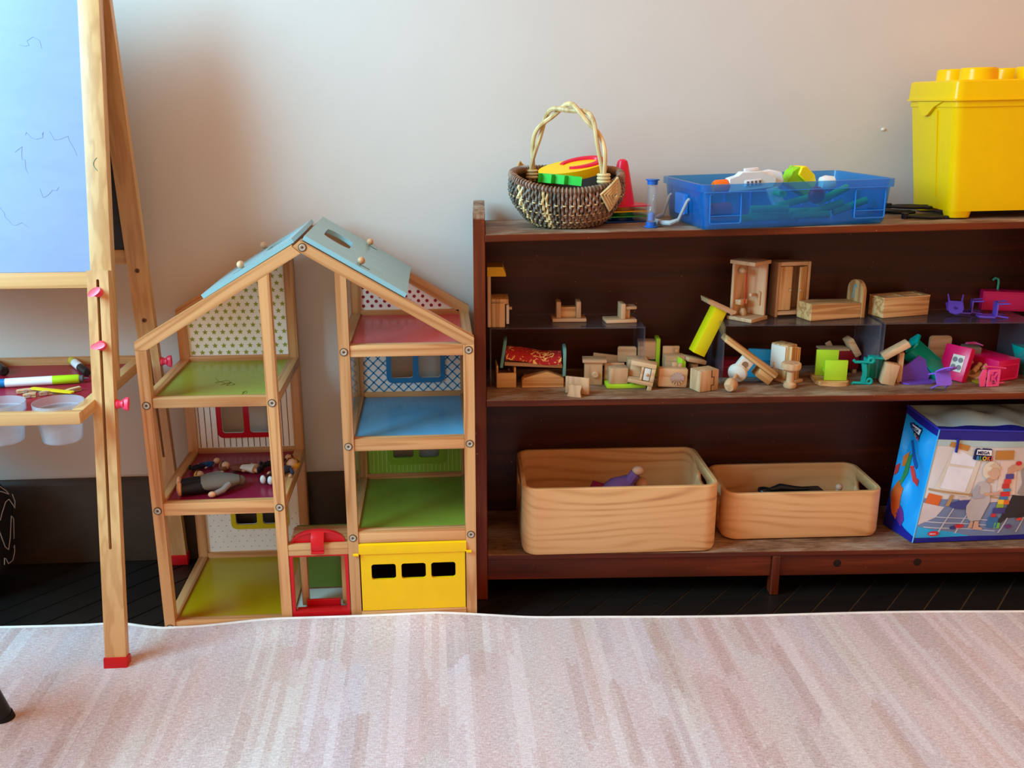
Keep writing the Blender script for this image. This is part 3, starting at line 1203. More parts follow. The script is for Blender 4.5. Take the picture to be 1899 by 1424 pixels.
mk = thing('marker', 'thick black marker pointing its end at the camera by the left edge', 'marker', m_)
seg([(0, 0.0006), (0.0060, 0), (0.0092, 0.002), (0.0092, 0.050), (0, 0.050)], None, 'cap', plastic('marker_black', rgb(34, 28, 28), 0.4), mk)
seg([(0.0, 0.050), (0.0090, 0.050), (0.0090, 0.12), (0.0, 0.12)], None, 'barrel', plastic('marker_navy', rgb(36, 40, 84), 0.4), mk)


def peg(label, p, q, zz=0.0):
    m_, L = lying(px(*p), px(*q), TB + 0.0005 + zz)
    t = thing('clothes_peg', label, 'clothes peg', m_, 'wooden pegs in the easel tray')
    for s in (0, 1):
        MB().plate([(0.0, 0.0005 + s * 0.0035), (L, 0.0002 + s * 0.0042), (L, 0.0030 + s * 0.0042), (L * 0.4, 0.0034 + s * 0.0038), (0, 0.0026 + s * 0.0035)], (), -0.004, 0.004).build('prong', beech('X'), t)
    MB().lathe([(0.0032, -0.005), (0.0032, 0.005)], 10, T(L * 0.45, 0, 0.0036) @ Rx(90)).build('spring', STEEL, t)


peg('small wooden peg under the lime marker, touching the yellow stick', (30, 722), (68, 719))
peg('dark edged wooden peg lying nearest the tray front', (42, 730), (66, 728))
peg('wooden peg half under the yellow stick, closest to the cup', (73, 726), (96, 723))
peg('wooden peg poking out right of the yellow stick', (122, 722), (148, 716))
m_, L = lying(px(58, 719), px(136, 727), TB + 0.0062)
ys = MB().plate(rrect(0, -0.005, L, 0.005, 0.0045, 4), (), 0, 0.0024, 'XY').build('craft_stick', plastic('stick_yellow', rgb(226, 192, 22), 0.5), None, mw=m_)
tag(ys, 'flat yellow craft stick lying on the pegs in the tray', 'craft stick')
m_, L = lying(px(35, 702), px(66, 699), TB + 0.0012)
pc = MB().tube([(0, 0, 0), (L * 0.9, 0, 0), (L, 0.004, 0), (L * 0.9, 0.008, 0), (0.006, 0.008, 0), (0.002, 0.0055, 0), (0.006, 0.003, 0), (L * 0.75, 0.003, 0)], 0.0008, 6).build('paper_clip', STEEL, None, mw=m_)
tag(pc, 'thin wire paper clip lying just behind the lime marker', 'paper clip')


# ================================================================== black stool and bag at the left edge
stool = thing('stool', 'black round stool leg standing on the rug in the near left corner', 'stool', T(-0.93, 1.27, 0))
BLK = plastic('black_lacquer', rgb(24, 22, 22), 0.35)
ffoot = V((-0.712, 1.43, 0.0058))
for sx, sy in ((1, 1), (-1, 1), (1, -1), (-1, -1)):
    f = V((-0.93 + sx * 0.218, 1.27 + sy * 0.16, 0.0062))
    tp_ = V((-0.93 + sx * 0.125, 1.27 + sy * 0.085, 0.44))
    lg = MB().cyl(f + (tp_ - f) * 0.012, tp_, 0.0145, 0.0165, 20).build('leg', BLK, stool, True)
    MB().cyl(f, f + (tp_ - f) * 0.03, 0.0158, 0.0158, 20).build('rubber_foot', plastic('black_rubber', rgb(16, 15, 15), 0.7), lg, True)
MB().lathe([(0, 0.435), (0.155, 0.435), (0.162, 0.441), (0.162, 0.458), (0.155, 0.464), (0, 0.464)], 40, T(-0.93, 1.27, 0)).build('seat', BLK, stool, True)

bagp = MB()


def lump(u, v):
    a, b_ = 2 * pi * u, pi * v
    d = V((sin(b_) * cos(a), sin(b_) * sin(a), -cos(b_)))
    e = V([math.copysign(abs(c_) ** 0.6, c_) for c_ in d])
    w = 1 + 0.14 * mnoise.noise(d * 2.3)
    return V((e.x * 0.15 * w, e.y * 0.075 * w, 0.135 + e.z * 0.132))


bagp.grid(lump, 36, 20, True)
bag2 = thing('cloth_bag', 'crumpled black cloth bag with white scribbles at the far left edge', 'bag', T(-1.030, 1.885, 0.001))
bagp.build('body', plastic('black_cloth', rgb(20, 19, 20), 0.85), bag2)
for k in range(5):
    pts = []
    for i in range(10):
        u = -0.04 + 0.012 * i + RND.uniform(-0.006, 0.006)
        v = 0.42 + k * 0.07 + 0.03 * sin(i * 1.3 + k)
        pts.append(lump(u, v) * 1.012)
    MB().tube(pts, 0.0009, 5).build('white_scribble', plastic('scribble_white', rgb(190, 190, 190), 0.7), bag2)


# ================================================================== dolls in the crimson room
SKIN = plastic('doll_skin', rgb(226, 172, 136), 0.5)


def doll(label, p, q, z, top, legs, shoes, hair, roll=0.0, skirt=None, sleeve=None, arm=(30, -25), lift=0.0):
    """a jointed doll on its back; p is the pixel of the feet, q of the head"""
    m_, L = lying(px(p[0], p[1], z + 0.008), px(q[0], q[1], z + 0.008), z + 0.0005 + lift)
    t = thing('doll', label, 'doll', m_, 'dolls in the crimson room')
    k = L / 0.105
    R_ = M.Diagonal((k, k, min(k, 1.0), 1)) @ T(0, 0, 0.008) @ Rx(roll)

    def bb(b, name, mat):
        for v in b.bm.verts:
            v.co = R_ @ v.co
        return b.build(name, mat, t)
    for s in (-1, 1):
        lg = bb(MB().tube([(0.008, s * 0.007, 0), (0.028, s * 0.0065, 0.001), (0.046, s * 0.005, 0)], [0.0048, 0.0055, 0.0068], 10), 'leg', legs)
        bb(MB().ball((0.005, s * 0.0075, 0.003), 0.0065, (0.75, 0.85, 1.35)), 'shoe', shoes)
    if skirt:
        bb(MB().lathe([(0.017, 0.0), (0.0165, 0.004), (0.010, 0.034), (0.0, 0.034)], 20, T(0.018, 0, 0.002) @ Ry(90) @ M.Diagonal((0.6, 1, 1, 1))), 'skirt', skirt)
    bb(MB().lathe([(0, 0.042), (0.0085, 0.042), (0.0085, 0.052), (0.0105, 0.068), (0.0070, 0.077), (0.0032, 0.079), (0.003, 0.084), (0, 0.084)], 16, Ry(90) @ M.Diagonal((0.75, 1.05, 1, 1))), 'torso', top)
    for s, a in zip((-1, 1), arm):
        a = radians(a)
        sh = V((0.070, s * 0.011, 0.0))
        el = sh + V((-0.016 * cos(a), s * 0.006 + 0.01 * sin(a) * s, 0.001))
        wr = el + V((-0.015 * cos(a), s * 0.004, 0.0))
        ar = bb(MB().tube([sh, el, wr], [0.0040, 0.0036, 0.0030], 8), 'arm', sleeve or top)
        bb(MB().ball(wr + V((-0.002, 0, 0)), 0.0038, (1.3, 0.8, 0.8), 10), 'hand', SKIN)
    bb(MB().ball((0.094, 0, 0.002), 0.0105, (1.05, 0.95, 0.98), 18), 'head', SKIN)
    if hair:
        h = MB().ball((0.0970, 0, 0.0008), 0.0130, (0.95, 1.02, 0.98), 20)
        bmesh.ops.delete(h.bm, geom=[v for v in h.bm.verts if v.co.z > 0.0070 and v.co.x < 0.0985], context='VERTS')
        bb(h, 'hair', hair)
    f = MB()
    for s in (-1, 1):
        f.ball((0.095, s * 0.0036, 0.0118), 0.0011, (1, 1, 0.5), 6)
    bb(f, 'eyes', plastic('doll_eyes', rgb(30, 24, 22), 0.3))


ZC = 0.262 - 0.0045
DK = plastic('doll_black', rgb(26, 24, 30), 0.6)
doll('bald doll in a blue shirt lying at the back of the crimson floor', (352, 868), (408, 852), ZC, plastic('doll_blue', rgb(26, 72, 130), 0.6), plastic('doll_navy', rgb(24, 26, 50), 0.6), DK, None)
doll('doll in a brown top and white shorts lying in mid crimson floor', (487, 871), (410, 864), ZC, plastic('doll_brown', rgb(126, 62, 36), 0.6), SKIN, DK, plastic('hair_brown', rgb(150, 96, 70), 0.6), 0, plastic('doll_white', rgb(226, 220, 208), 0.6))
doll('blond doll lying behind the large grey skirted doll', (436, 882), (363, 880), ZC, plastic('doll_check', rgb(150, 140, 136), 0.7), DK, DK, plastic('hair_blond', rgb(222, 160, 60), 0.6), 0, None, None, (40, 60))
doll('doll in maroon trousers with yellow hair half behind the post', (492, 895), (548, 858), ZC, plastic('doll_grey_blue', rgb(70, 74, 96), 0.6), plastic('doll_maroon', rgb(62, 20, 26), 0.6), plastic('doll_shoe_white', rgb(214, 212, 212), 0.4), plastic('hair_gold', rgb(232, 168, 40), 0.6))
doll('red haired doll with black shoes behind the inner post', (484, 862), (541, 846), ZC, plastic('doll_maroon_top', rgb(90, 24, 30), 0.6), DK, DK, plastic('hair_red', rgb(160, 52, 40), 0.6))
# the large doll: tan soles first, black stockings, wide grey skirt
m_, L = lying(px(330, 906, ZC + 0.012), px(447, 893, ZC + 0.012), ZC + 0.001)
t = thing('doll', 'large soft doll in a wide grey skirt, tan soles facing left', 'doll', m_, 'dolls in the crimson room')
GREY = plastic('grey_felt', rgb(120, 114, 106), 0.9)
for s in (-1, 1):
    lg = MB().tube([(0.006, s * 0.013, 0.013), (0.03, s * 0.011, 0.014), (0.060, s * 0.008, 0.014)], [0.011, 0.013, 0.013], 12).build('leg', DK, t)
    MB().ball((0.003, s * 0.014, 0.0155), 0.0125, (0.42, 0.9, 1.18)).build('sole', SKIN, lg)
MB().lathe([(0.017, 0.042), (0.0185, 0.047), (0.0205, 0.075), (0.016, 0.096), (0.010, 0.112), (0, 0.112)], 24, T(0, 0, 0.0165) @ Ry(90) @ M.Diagonal((0.80, 1.25, 1, 1))).build('skirt', GREY, t)
MB().tube([(0.092, -0.018, 0.016), (0.080, -0.030, 0.010), (0.066, -0.036, 0.007)], [0.006, 0.0058, 0.005], 10).build('arm', plastic('doll_check', rgb(150, 140, 136), 0.7), t)
MB().ball((0.060, -0.038, 0.0065), 0.0062, (1.2, 0.9, 0.95)).build('hand', SKIN, t)
MB().ball((0.114, 0.006, 0.012), 0.0098, (1.0, 1, 0.95), 16).build('head', GREY, t)


# ================================================================== on top of the shelf
# ------------------------------------------------------------------ wicker basket
bx_, by_ = 0.156, 0.108
basket = thing('wicker_basket', 'round dark wicker basket with a twisted pale handle on the shelf top', 'basket', shelf_at(bx_, by_, top_z(bx_) + 0.001))
CREAM = wood('cream_willow', rgb(222, 196, 142), rgb(186, 152, 96), 'Z', 60, 8, 2, 0.5)
DARKW = wood('dark_willow', rgb(112, 98, 82), rgb(70, 58, 46), 'Z', 80, 10, 2, 0.55)
BROWNW = wood('brown_willow', rgb(158, 122, 100), rgb(108, 78, 60), 'Z', 80, 10, 2, 0.55)
BRX, BRY, BH = 0.103, 0.088, 0.088


def basket_pt(a, t, off=0.0):
    """a around, t from the rim (0) to the middle of the base (1)"""
    ph = t * pi / 2
    r = cos(ph) ** 0.55 if t < 1 else 0
    bulge = 1 + 0.05 * sin(pi * min(1, t * 2.2))
    z = BH * (1 - sin(ph) ** 1.0) * 1.0
    z += (0.005 * cos(2 * a) + 0.015 * sin(a)) * (1 - t) ** 1.2
    k = r * bulge
    return V(((BRX + off) * k * cos(a), (BRY + off) * k * sin(a), max(z - off * sin(ph), 0.003 - off)))


def shell(u, v):
    return basket_pt(2 * pi * u, min(v, 0.999) * 1.0, -0.003)


MB().grid(shell, 48, 14, True).build('lining', plastic('basket_inside', rgb(58, 42, 30), 0.8), basket)
NST = 92
groups = {'dark': MB(), 'brown': MB(), 'cream': MB()}
for i in range(NST):
    a = 2 * pi * i / NST
    deg = (math.degrees(a)) % 360
    g = 'dark' if 140 < deg < 262 else 'brown'
    if 211 < deg < 219 or 239 < deg < 247 or 20 < deg < 28 or 120 < deg < 128:
        g = 'cream'
    pts = []
    for k in range(15):
        t = 0.0 + 0.80 * k / 14
        off = 0.0018 + 0.0020 * (1 if (k + i) % 2 else -1) * (1 if k not in (0,) else 0)
        pts.append(basket_pt(a + 0.006 * sin(k * 1.7 + i), t, off))
    groups[g].tube(pts, 0.0029, 5)
for g, mt in (('dark', DARKW), ('brown', BROWNW), ('cream', CREAM)):
    o = groups[g].build('woven_strands', mt, basket)
    o['kind'] = 'stuff'
rb = MB()
for t in (0.20, 0.36, 0.52, 0.68):
    for i in range(NST // 2):
        a = 2 * pi * (i + 0.25 + (0.5 if int(t * 100) % 8 else 0)) / (NST / 2)
        rb.tube([basket_pt(a - 0.030, t, 0.0035), basket_pt(a, t, 0.0046), basket_pt(a + 0.030, t, 0.0035)], 0.0014, 5)
o = rb.build('rib_ends', CREAM, basket)
o['kind'] = 'stuff'
MB().tube([basket_pt(2 * pi * i / 60, 0.0, 0.0) + V((0, 0, 0.002)) for i in range(60)], 0.0052, 8, True).build('rim', DARKW, basket)
wr = MB()
for i in range(NST):
    a = 2 * pi * i / NST
    c0 = basket_pt(a, 0, 0) + V((0, 0, 0.002))
    n0 = V((cos(a), sin(a), 0))
    wr.tube([c0 + n0 * (0.0066 * cos(q)) + V((0, 0, 0.0066 * sin(q))) for q in [2 * pi * j / 8 for j in range(8)]], 0.0019, 4, True)
o = wr.build('rim_wrapping', BROWNW, basket)
o['kind'] = 'stuff'
# handle from the back left to the front right
HA = radians(-43)
hdir = V((cos(HA), sin(HA), 0))
hn = V((-sin(HA), cos(HA), 0))


def handle_pt(s, ph):
    """s 0..1 along the bow, ph the twist"""
    a = pi * s
    hx = -0.086 * cos(a)
    hz = 0.078 + 0.140 * (sin(a) ** 0.62)
    hx *= 1 - 0.10 * sin(a)
    p = hdir * hx + V((0, 0, hz))
    tw = 7.5 * s * 2 + ph
    rr = 0.0058
    rad = (hdir * (-cos(a)) + V((0, 0, sin(a)))).normalized()
    return p + hn * (rr * cos(tw)) + rad * (rr * sin(tw))


for ph in (0, pi):
    MB().tube([handle_pt(i / 40, ph) for i in range(41)], [0.0050 - 0.0012 * abs(i - 20) / 20 for i in range(41)], 8).build('handle_strand', CREAM, basket)
for sgn in (-1, 1):
    e = MB()
    base = hdir * (sgn * 0.0865)
    for k in range(3):
        e.tube([base + V((0, 0, 0.086 + 0.006 * k)) + hdir * (0.0105 * cos(q)) + hn * (0.0095 * sin(q)) for q in [2 * pi * j / 12 for j in range(12)]], 0.0030, 6, True)
    e.build('handle_binding', CREAM, basket)
    # woven diamond over the joint
    dm = MB()
    cz = 0.074 - sgn * 0.010
    nrm = (hdir * sgn * 0.92 + V((0, 0, -0.25))).normalized()
    uu = hn
    vv = nrm.cross(uu).normalized()
    cc = hdir * (sgn * 0.1095) + V((0, 0, cz))
    for k in range(5):
        r = 0.031 * (1 - k / 5.2)
        cor = [cc + nrm * (0.0012 * k - abs(q % 2) * 0.0) + uu * (r * cos(q * pi / 2)) + vv * (r * sin(q * pi / 2)) for q in range(4)]
        path = []
        for q in range(4):
            for j in range(5):
                path.append(cor[q].lerp(cor[(q + 1) % 4], j / 5))
        # ends wrap round the basket wall
        path = [p - nrm * (0.006 * (abs((p - cc).dot(uu)) / 0.031) ** 2) for p in path]
        dm.tube(path, 0.0024, 6, True)
    dm.build('woven_diamond', CREAM, basket)

# ------------------------------------------------------------------ toys in the basket
tm = shelf_at(bx_ + 0.012, by_ + 0.0, top_z(bx_) + 0.0965, 16, Rx(16) @ Ry(-9))
ty = thing('toy_paddle', 'yellow oval plastic toy with a raised red loop lying in the wicker basket', 'toy', tm)
b = MB().plate(circle(0, 0, 0.068, 30, 0.031), (), 0, 0.017, 'XY')
bmesh.ops.bevel(b.bm, geom=[e for e in b.bm.edges if len(e.link_faces) == 2 and e.calc_face_angle() > 1], offset=0.003, segments=2, affect='EDGES')
b.build('body', plastic('paddle_yellow', rgb(246, 202, 10), 0.3), ty)
loop = [(0.018 + 0.040 * cos(q), 0.004 + 0.020 * sin(q), 0.0172) for q in [radians(d) for d in range(-135, 160, 12)]]
MB().tube(loop, [0.0045 + 0.003 * sin(pi * i / (len(loop) - 1)) for i in range(len(loop))], 8, False, None, 0.7).build('red_loop', plastic('paddle_red', rgb(222, 30, 60), 0.3), ty)
zz = []
zig = [(-0.040, 0.0), (-0.034, 0.010), (-0.016, 0.004), (-0.010, 0.012), (0.008, 0.005), (0.014, 0.012), (0.040, 0.004), (0.040, 0.016), (0.014, 0.026), (-0.012, 0.026), (-0.040, 0.016)]
b = MB().plate([(x, y - 0.012) for x, y in zig], (), 0, 0.016, 'XY')
zt = b.build('zigzag_block', plastic('bright_green', rgb(44, 198, 66), 0.35), None, mw=shelf_at(bx_ - 0.018, by_ - 0.058, top_z(bx_) + 0.083, -4, Ry(5)))
tag(zt, 'bright green zigzag plastic block at the front of the wicker basket', 'toy block')

# ------------------------------------------------------------------ stacked cones behind the basket
cxs, cds = 0.270, 0.166
for k, (nm, col) in enumerate((('blue', rgb(20, 70, 150)), ('green', rgb(60, 160, 70)), ('yellow', rgb(238, 186, 20)), ('red', rgb(224, 24, 62)))):
    mt = plastic('cone_' + nm, col, 0.3)
    z = top_z(cxs) + 0.001 + 0.0098 * k
    lab = {'red': 'red plastic cone on top of the stack behind the basket', 'yellow': 'yellow plastic cone nested under the red cone',
           'green': 'green plastic cone nested third in the stack', 'blue': 'dark blue plastic cone at the bottom of the stack'}[nm]
    t = thing('play_cone', lab, 'cone', shelf_at(cxs, cds, z, 8 + 4 * k), 'nested play cones behind the basket')
    b = MB().plate(rrect(-0.047, -0.045, 0.047, 0.045, 0.008, 4), [circle(0, 0, 0.0235, 28)], 0, 0.0022, 'XY')
    b.build('base_plate', mt, t)
    hgt = 0.088
    MB().lathe([(0.0262, 0.0), (0.0245, 0.012), (0.0115, hgt - 0.010), (0.0092, hgt - 0.003), (0.0050, hgt), (0.0, hgt + 0.0006),
                (0.0, hgt - 0.0014), (0.0046, hgt - 0.002), (0.0080, hgt - 0.004), (0.0100, hgt - 0.010), (0.0226, 0.012), (0.0244, 0.0)], 28).build('cone', mt, t)

# ------------------------------------------------------------------ sand timer
t = thing('sand_timer', 'small sand timer with blue ends standing left of the blue tub', 'sand timer', shelf_at(0.309, 0.042, top_z(0.309) + 0.0006))
TBL = plastic('timer_blue', rgb(24, 92, 178), 0.3)
GLS = seethrough('timer_glass', (0.94, 0.97, 0.99, 1), (0.8, 0.85, 0.9, 1), 0.06, 0.08)
MB().lathe([(0, 0), (0.0125, 0), (0.0125, 0.002), (0.0098, 0.003), (0.0095, 0.010), (0, 0.010)], 24).build('base', TBL, t)
MB().lathe([(0, 0.078), (0.0095, 0.078), (0.0098, 0.085), (0.0125, 0.086), (0.0125, 0.088), (0, 0.088)], 24).build('cap', TBL, t)
MB().lathe([(0.0088, 0.0101), (0.0088, 0.0779)], 24).build('tube', GLS, t)
MB().lathe([(0.0, 0.011), (0.0066, 0.012), (0.0070, 0.030), (0.0050, 0.038), (0.0013, 0.044), (0.0050, 0.050), (0.0070, 0.058), (0.0066, 0.076), (0.0, 0.077)], 20).build('bulb', GLS, t)
MB().lathe([(0.0, 0.0115), (0.0060, 0.0125), (0.0063, 0.024), (0.0, 0.030)], 18).build('sand', plastic('blue_sand', rgb(40, 110, 190), 0.9), t)

# ------------------------------------------------------------------ blue see-through tub
BXM = shelf_at(0.386, -0.030, top_z(0.56) - 0.0020, 6.5, Ry(-1.2))
BW, BD, BHT = 0.366, 0.232, 0.080
tub = thing('storage_tub', 'translucent blue plastic tub of toys with grey wire handle on the shelf top', 'storage tub', BXM)
TUBM = seethrough('translucent_blue', (0.44, 0.80, 0.98, 1), rgb(8, 128, 222), 0.25, 0.2)
b = MB()
tp0 = 0.004


def ringpts(x0, y0, x1, y1, r, z):
    return [V((x, y, z)) for x, y in rrect(x0, y0, x1, y1, r, 4)]


def loft(b, rings, cap0=True, cap1=True):
    rs = [[b.bm.verts.new(p) for p in r] for r in rings]
    n = len(rs[0])
    for a, c_ in zip(rs, rs[1:]):
        for i in range(n):
            b.bm.faces.new((a[i], a[(i + 1) % n], c_[(i + 1) % n], c_[i]))
    if cap0:
        b.bm.faces.new(list(reversed(rs[0])))
    if cap1:
        b.bm.faces.new(rs[-1])


lo = [ringpts(0.010, 0.008, BW - 0.010, BD - 0.008, 0.014, 0.0), ringpts(0.008, 0.006, BW - 0.008, BD - 0.006, 0.014, 0.004),
      ringpts(0.002, 0.001, BW - 0.002, BD - 0.001, 0.014, BHT - 0.014)]
li = [ringpts(0.004, 0.003, BW - 0.004, BD - 0.003, 0.013, BHT), ringpts(0.010, 0.008, BW - 0.010, BD - 0.008, 0.013, 0.006), ringpts(0.012, 0.010, BW - 0.012, BD - 0.010, 0.012, 0.004)]
loft(b, lo + [ringpts(-0.003, -0.004, BW + 0.003, BD + 0.004, 0.015, BHT - 0.013), ringpts(-0.003, -0.004, BW + 0.003, BD + 0.004, 0.015, BHT)] + li)
b.build('body', TUBM, tub)
# stiffening frames moulded into the walls
EDGE = plastic('tub_edge_blue', rgb(44, 126, 214), 0.3)
for xa, xb in ((0.016, 0.075), (BW - 0.075, BW - 0.016)):
    MB().plate(rrect(xa, 0.010, xb, BHT - 0.016, 0.004, 3), [rrect(xa + 0.0012, 0.0112, xb - 0.0012, BHT - 0.0172, 0.003, 3)], 0.0, 0.0025, 'XZ', T(0, -0.0005, 0)).build('moulded_rib', EDGE, tub)
    MB().box((xa + 0.0014, 0.0005, 0.0235), (xb - 0.0014, 0.0030, 0.0247)).build('moulded_rib', EDGE, tub)
MB().box((0.004, -0.005, BHT - 0.0142), (BW - 0.004, -0.002, BHT - 0.0130)).build('moulded_rib', EDGE, tub)
for k in range(7):
    MB().box((0.014 + k * 0.055, BD - 0.012, 0.012), (0.0155 + k * 0.055, BD - 0.006, BHT - 0.016)).build('moulded_rib', EDGE, tub)
GREYM = plastic('grey_wire', rgb(160, 164, 168), 0.35)
hw = [(-0.020, 0.066, 0.012), (-0.034, 0.070, 0.0065), (-0.046, 0.084, 0.0056), (-0.050, 0.115, 0.0056), (-0.046, 0.146, 0.0056), (-0.034, 0.160, 0.0065), (-0.020, 0.164, 0.012)]
MB().tube(hw, [0.0036, 0.0048, 0.0050, 0.0050, 0.0050, 0.0048, 0.0036], 10).build('handle', GREYM, tub)
for yy in (0.060, 0.170):
    yi = yy + (0.006 if yy < 0.1 else -0.006)
    MB().tube([(-0.002, yy, 0.050), (-0.006, yy, 0.047), (-0.020, yi, 0.013), (-0.026, yi, 0.010)], 0.0030, 8).build('handle_rod', GREYM, tub)
MB().plate(rrect(0.085, 0.018, 0.145, 0.056, 0.004, 3), (), -0.003, 0.003, 'YZ').build('handle_plate', EDGE, tub)


def in_tub(x, y, z, rz=0, ex=None):
    m = BXM @ T(x, y, z + 0.0045) @ Rz(rz)
    return m if ex is None else m @ ex


# white and orange dart blaster
t = thing('toy_blaster', 'white toy dart blaster with an orange muzzle lying in the blue tub', 'toy blaster', in_tub(0.050, 0.075, 0.052, 4, Ry(-3)))
WH = plastic('blaster_white', rgb(228, 230, 234), 0.35)
b = MB().plate([(0.026, 0.0), (0.112, 0.002), (0.120, 0.012), (0.120, 0.022), (0.100, 0.026), (0.094, 0.034), (0.052, 0.036), (0.046, 0.028), (0.026, 0.026)], (), -0.010, 0.010)
bmesh.ops.bevel(b.bm, geom=list(b.bm.edges), offset=0.0015, segments=1, affect='EDGES')
b.box((0.056, -0.012, 0.008), (0.090, 0.012, 0.020), 0.002)
b.box((0.060, -0.004, 0.035), (0.088, 0.004, 0.041), 0.0015)
b.build('body', WH, t)
MB().lathe([(0, -0.002), (0.009, -0.002), (0.012, 0.003), (0.012, 0.024), (0.009, 0.027), (0, 0.027)], 18, T(0.0, 0, 0.013) @ Ry(90)).build('muzzle', plastic('blaster_orange', rgb(244, 106, 24), 0.35), t)
b = MB()
for k in range(4):
    b.box((0.060 + 0.008 * k, -0.0125, 0.010), (0.064 + 0.008 * k, -0.0115, 0.018))
b.build('grooves', plastic('blaster_grey', rgb(96, 98, 104), 0.5), t)
b = MB().plate([(0.100, 0.0), (0.124, -0.038), (0.142, -0.034), (0.122, 0.004)], (), -0.009, 0.009)
b.build('grip', WH, t)
t = thing('toy_blaster', 'second white toy blaster with dark vents behind the orange muzzled one', 'toy blaster', in_tub(0.118, 0.105, 0.048, -8, Ry(-4)))
b = MB().plate([(0.0, 0.004), (0.060, 0.0), (0.075, 0.016), (0.072, 0.034), (0.050, 0.040), (0.012, 0.034), (0.0, 0.024)], (), -0.010, 0.010)
bmesh.ops.bevel(b.bm, geom=list(b.bm.edges), offset=0.0015, segments=1, affect='EDGES')
b.build('body', WH, t)
MB().plate(rrect(0.012, 0.012, 0.052, 0.026, 0.005), (), -0.0112, -0.010).build('vent', plastic('blaster_dark', rgb(40, 42, 48), 0.5), t)
# lime and yellow launcher
t = thing('toy_launcher', 'lime green and yellow toy launcher sticking out of the blue tub', 'toy blaster', in_tub(0.232, 0.120, 0.058, 8, Ry(28)))
LIME = plastic('launcher_lime', rgb(150, 212, 30), 0.35)
b = MB().plate([(-0.030, -0.01), (0.028, -0.014), (0.034, 0.008), (0.020, 0.022), (-0.022, 0.030), (-0.032, 0.016)], (), -0.014, 0.014)
bmesh.ops.bevel(b.bm, geom=list(b.bm.edges), offset=0.002, segments=1, affect='EDGES')
b.build('body', LIME, t)
b = MB().plate([(-0.018, 0.014), (0.024, 0.006), (0.026, 0.018), (0.014, 0.030), (-0.012, 0.036), (-0.020, 0.030)], (), -0.018, 0.018)
bmesh.ops.bevel(b.bm, geom=list(b.bm.edges), offset=0.002, segments=1, affect='EDGES')
b.build('shell', plastic('launcher_yellow', rgb(244, 226, 20), 0.35), t)
b = MB().box((-0.024, 0.010, 0.010), (-0.010, 0.019, 0.030), 0.002)
b.build('trigger_block', LIME, t)
b = MB().lathe([(0, 0), (0.012, 0.001), (0.015, 0.010), (0.013, 0.026), (0.008, 0.030), (0, 0.030)], 16, Ry(90) @ T(0, 0, 0))
tag(b.build('toy_ball_launcher', WH, None, mw=in_tub(0.268, 0.100, 0.062, 0)), 'rounded white plastic toy showing above the tub rim at right', 'toy')
# foam darts on the floor of the tub
GF = plastic('foam_green', rgb(30, 180, 110), 0.7)
dpos = [(0.105, 0.030, 0.010, 4, 0), (0.125, 0.032, 0.026, -6, 0), (0.155, 0.034, 0.011, 10, 4), (0.205, 0.030, 0.012, -3, 0), (0.180, 0.036, 0.030, 18, -8), (0.240, 0.034, 0.014, 8, -14), (0.255, 0.034, 0.034, 14, -20), (0.290, 0.040, 0.014, 6, -16), (0.140, 0.070, 0.012, 3, 0), (0.215, 0.072, 0.014, -5, 0), (0.185, 0.030, 0.052, 84, 0)]
where = ['nearest the red dart', 'lying on two others at the left', 'crossing the middle of the tub floor', 'flat in the middle of the tub floor', 'tilted over the middle pile',
         'tilted upward right of the middle', 'highest of the tilted ones at the right', 'furthest right of all', 'behind the left pile', 'behind the middle pile', 'showing its round end high in the pile']
for (x, y, z, rz, ry), w in zip(dpos, where):
    b = MB().lathe([(0.0028, 0.0), (0.0068, 0.0), (0.0068, 0.070), (0.0028, 0.070), (0.0028, 0.0)], 14, Ry(90))
    d = b.build('foam_dart', GF, None, mw=in_tub(x - 0.02, y, z, rz, Ry(ry)))
    tag(d, 'green foam dart seen through the blue tub, ' + w, 'foam dart', 'foam darts in the blue tub')
b = MB().lathe([(0, 0), (0.011, 0.0), (0.013, 0.004), (0.013, 0.040), (0, 0.040)], 16, Ry(90))
tag(b.build('toy_cylinder', plastic('toy_crimson', rgb(190, 36, 60), 0.4), None, mw=in_tub(0.030, 0.034, 0.026, 20)), 'dark red toy cylinder in the near left corner of the blue tub', 'toy')
b = MB().ball((0, 0, 0), 0.016, (1, 0.7, 1))
tag(b.build('toy_disc', plastic('toy_crimson', rgb(190, 36, 60), 0.4), None, mw=in_tub(0.228, 0.026, 0.048)), 'rounded red toy among the green darts in the blue tub', 'toy')

# ------------------------------------------------------------------ black plastic tongs behind
BP = plastic('tong_black', rgb(24, 24, 26), 0.35)


def tongs(label, x, y, rz, z=0.001, tilt=0):
    t = thing('toy_tongs', label, 'toy tongs', shelf_at(x, y, top_z(x) + z, rz, Rx(tilt)), 'black toy tongs beside the yellow bin')
    for s in (-1, 1):
        pts = [(0.0, 0, 0.004), (0.020, s * 0.012, 0.004), (0.045, s * 0.017, 0.004), (0.062, s * 0.010, 0.004), (0.074, s * 0.012, 0.004), (0.082, s * 0.006, 0.004)]
        MB().tube(pts, [0.004, 0.0045, 0.0045, 0.0045, 0.0045, 0.003], 8, False, None, 0.8).build('arm', BP, t)
    MB().lathe([(0, 0.0), (0.0065, 0.0), (0.0065, 0.010), (0, 0.0105)], 14).build('pivot', BP, t)


tongs('black toy tongs lying nearest the shelf front by the yellow bin', 0.800, 0.075, -6)
tongs('black toy tongs stacked on top behind the front pair', 0.795, 0.145, -12, 0.013, 0)
tongs('black toy tongs underneath, touching the yellow bin corner', 0.775, 0.180, -20)

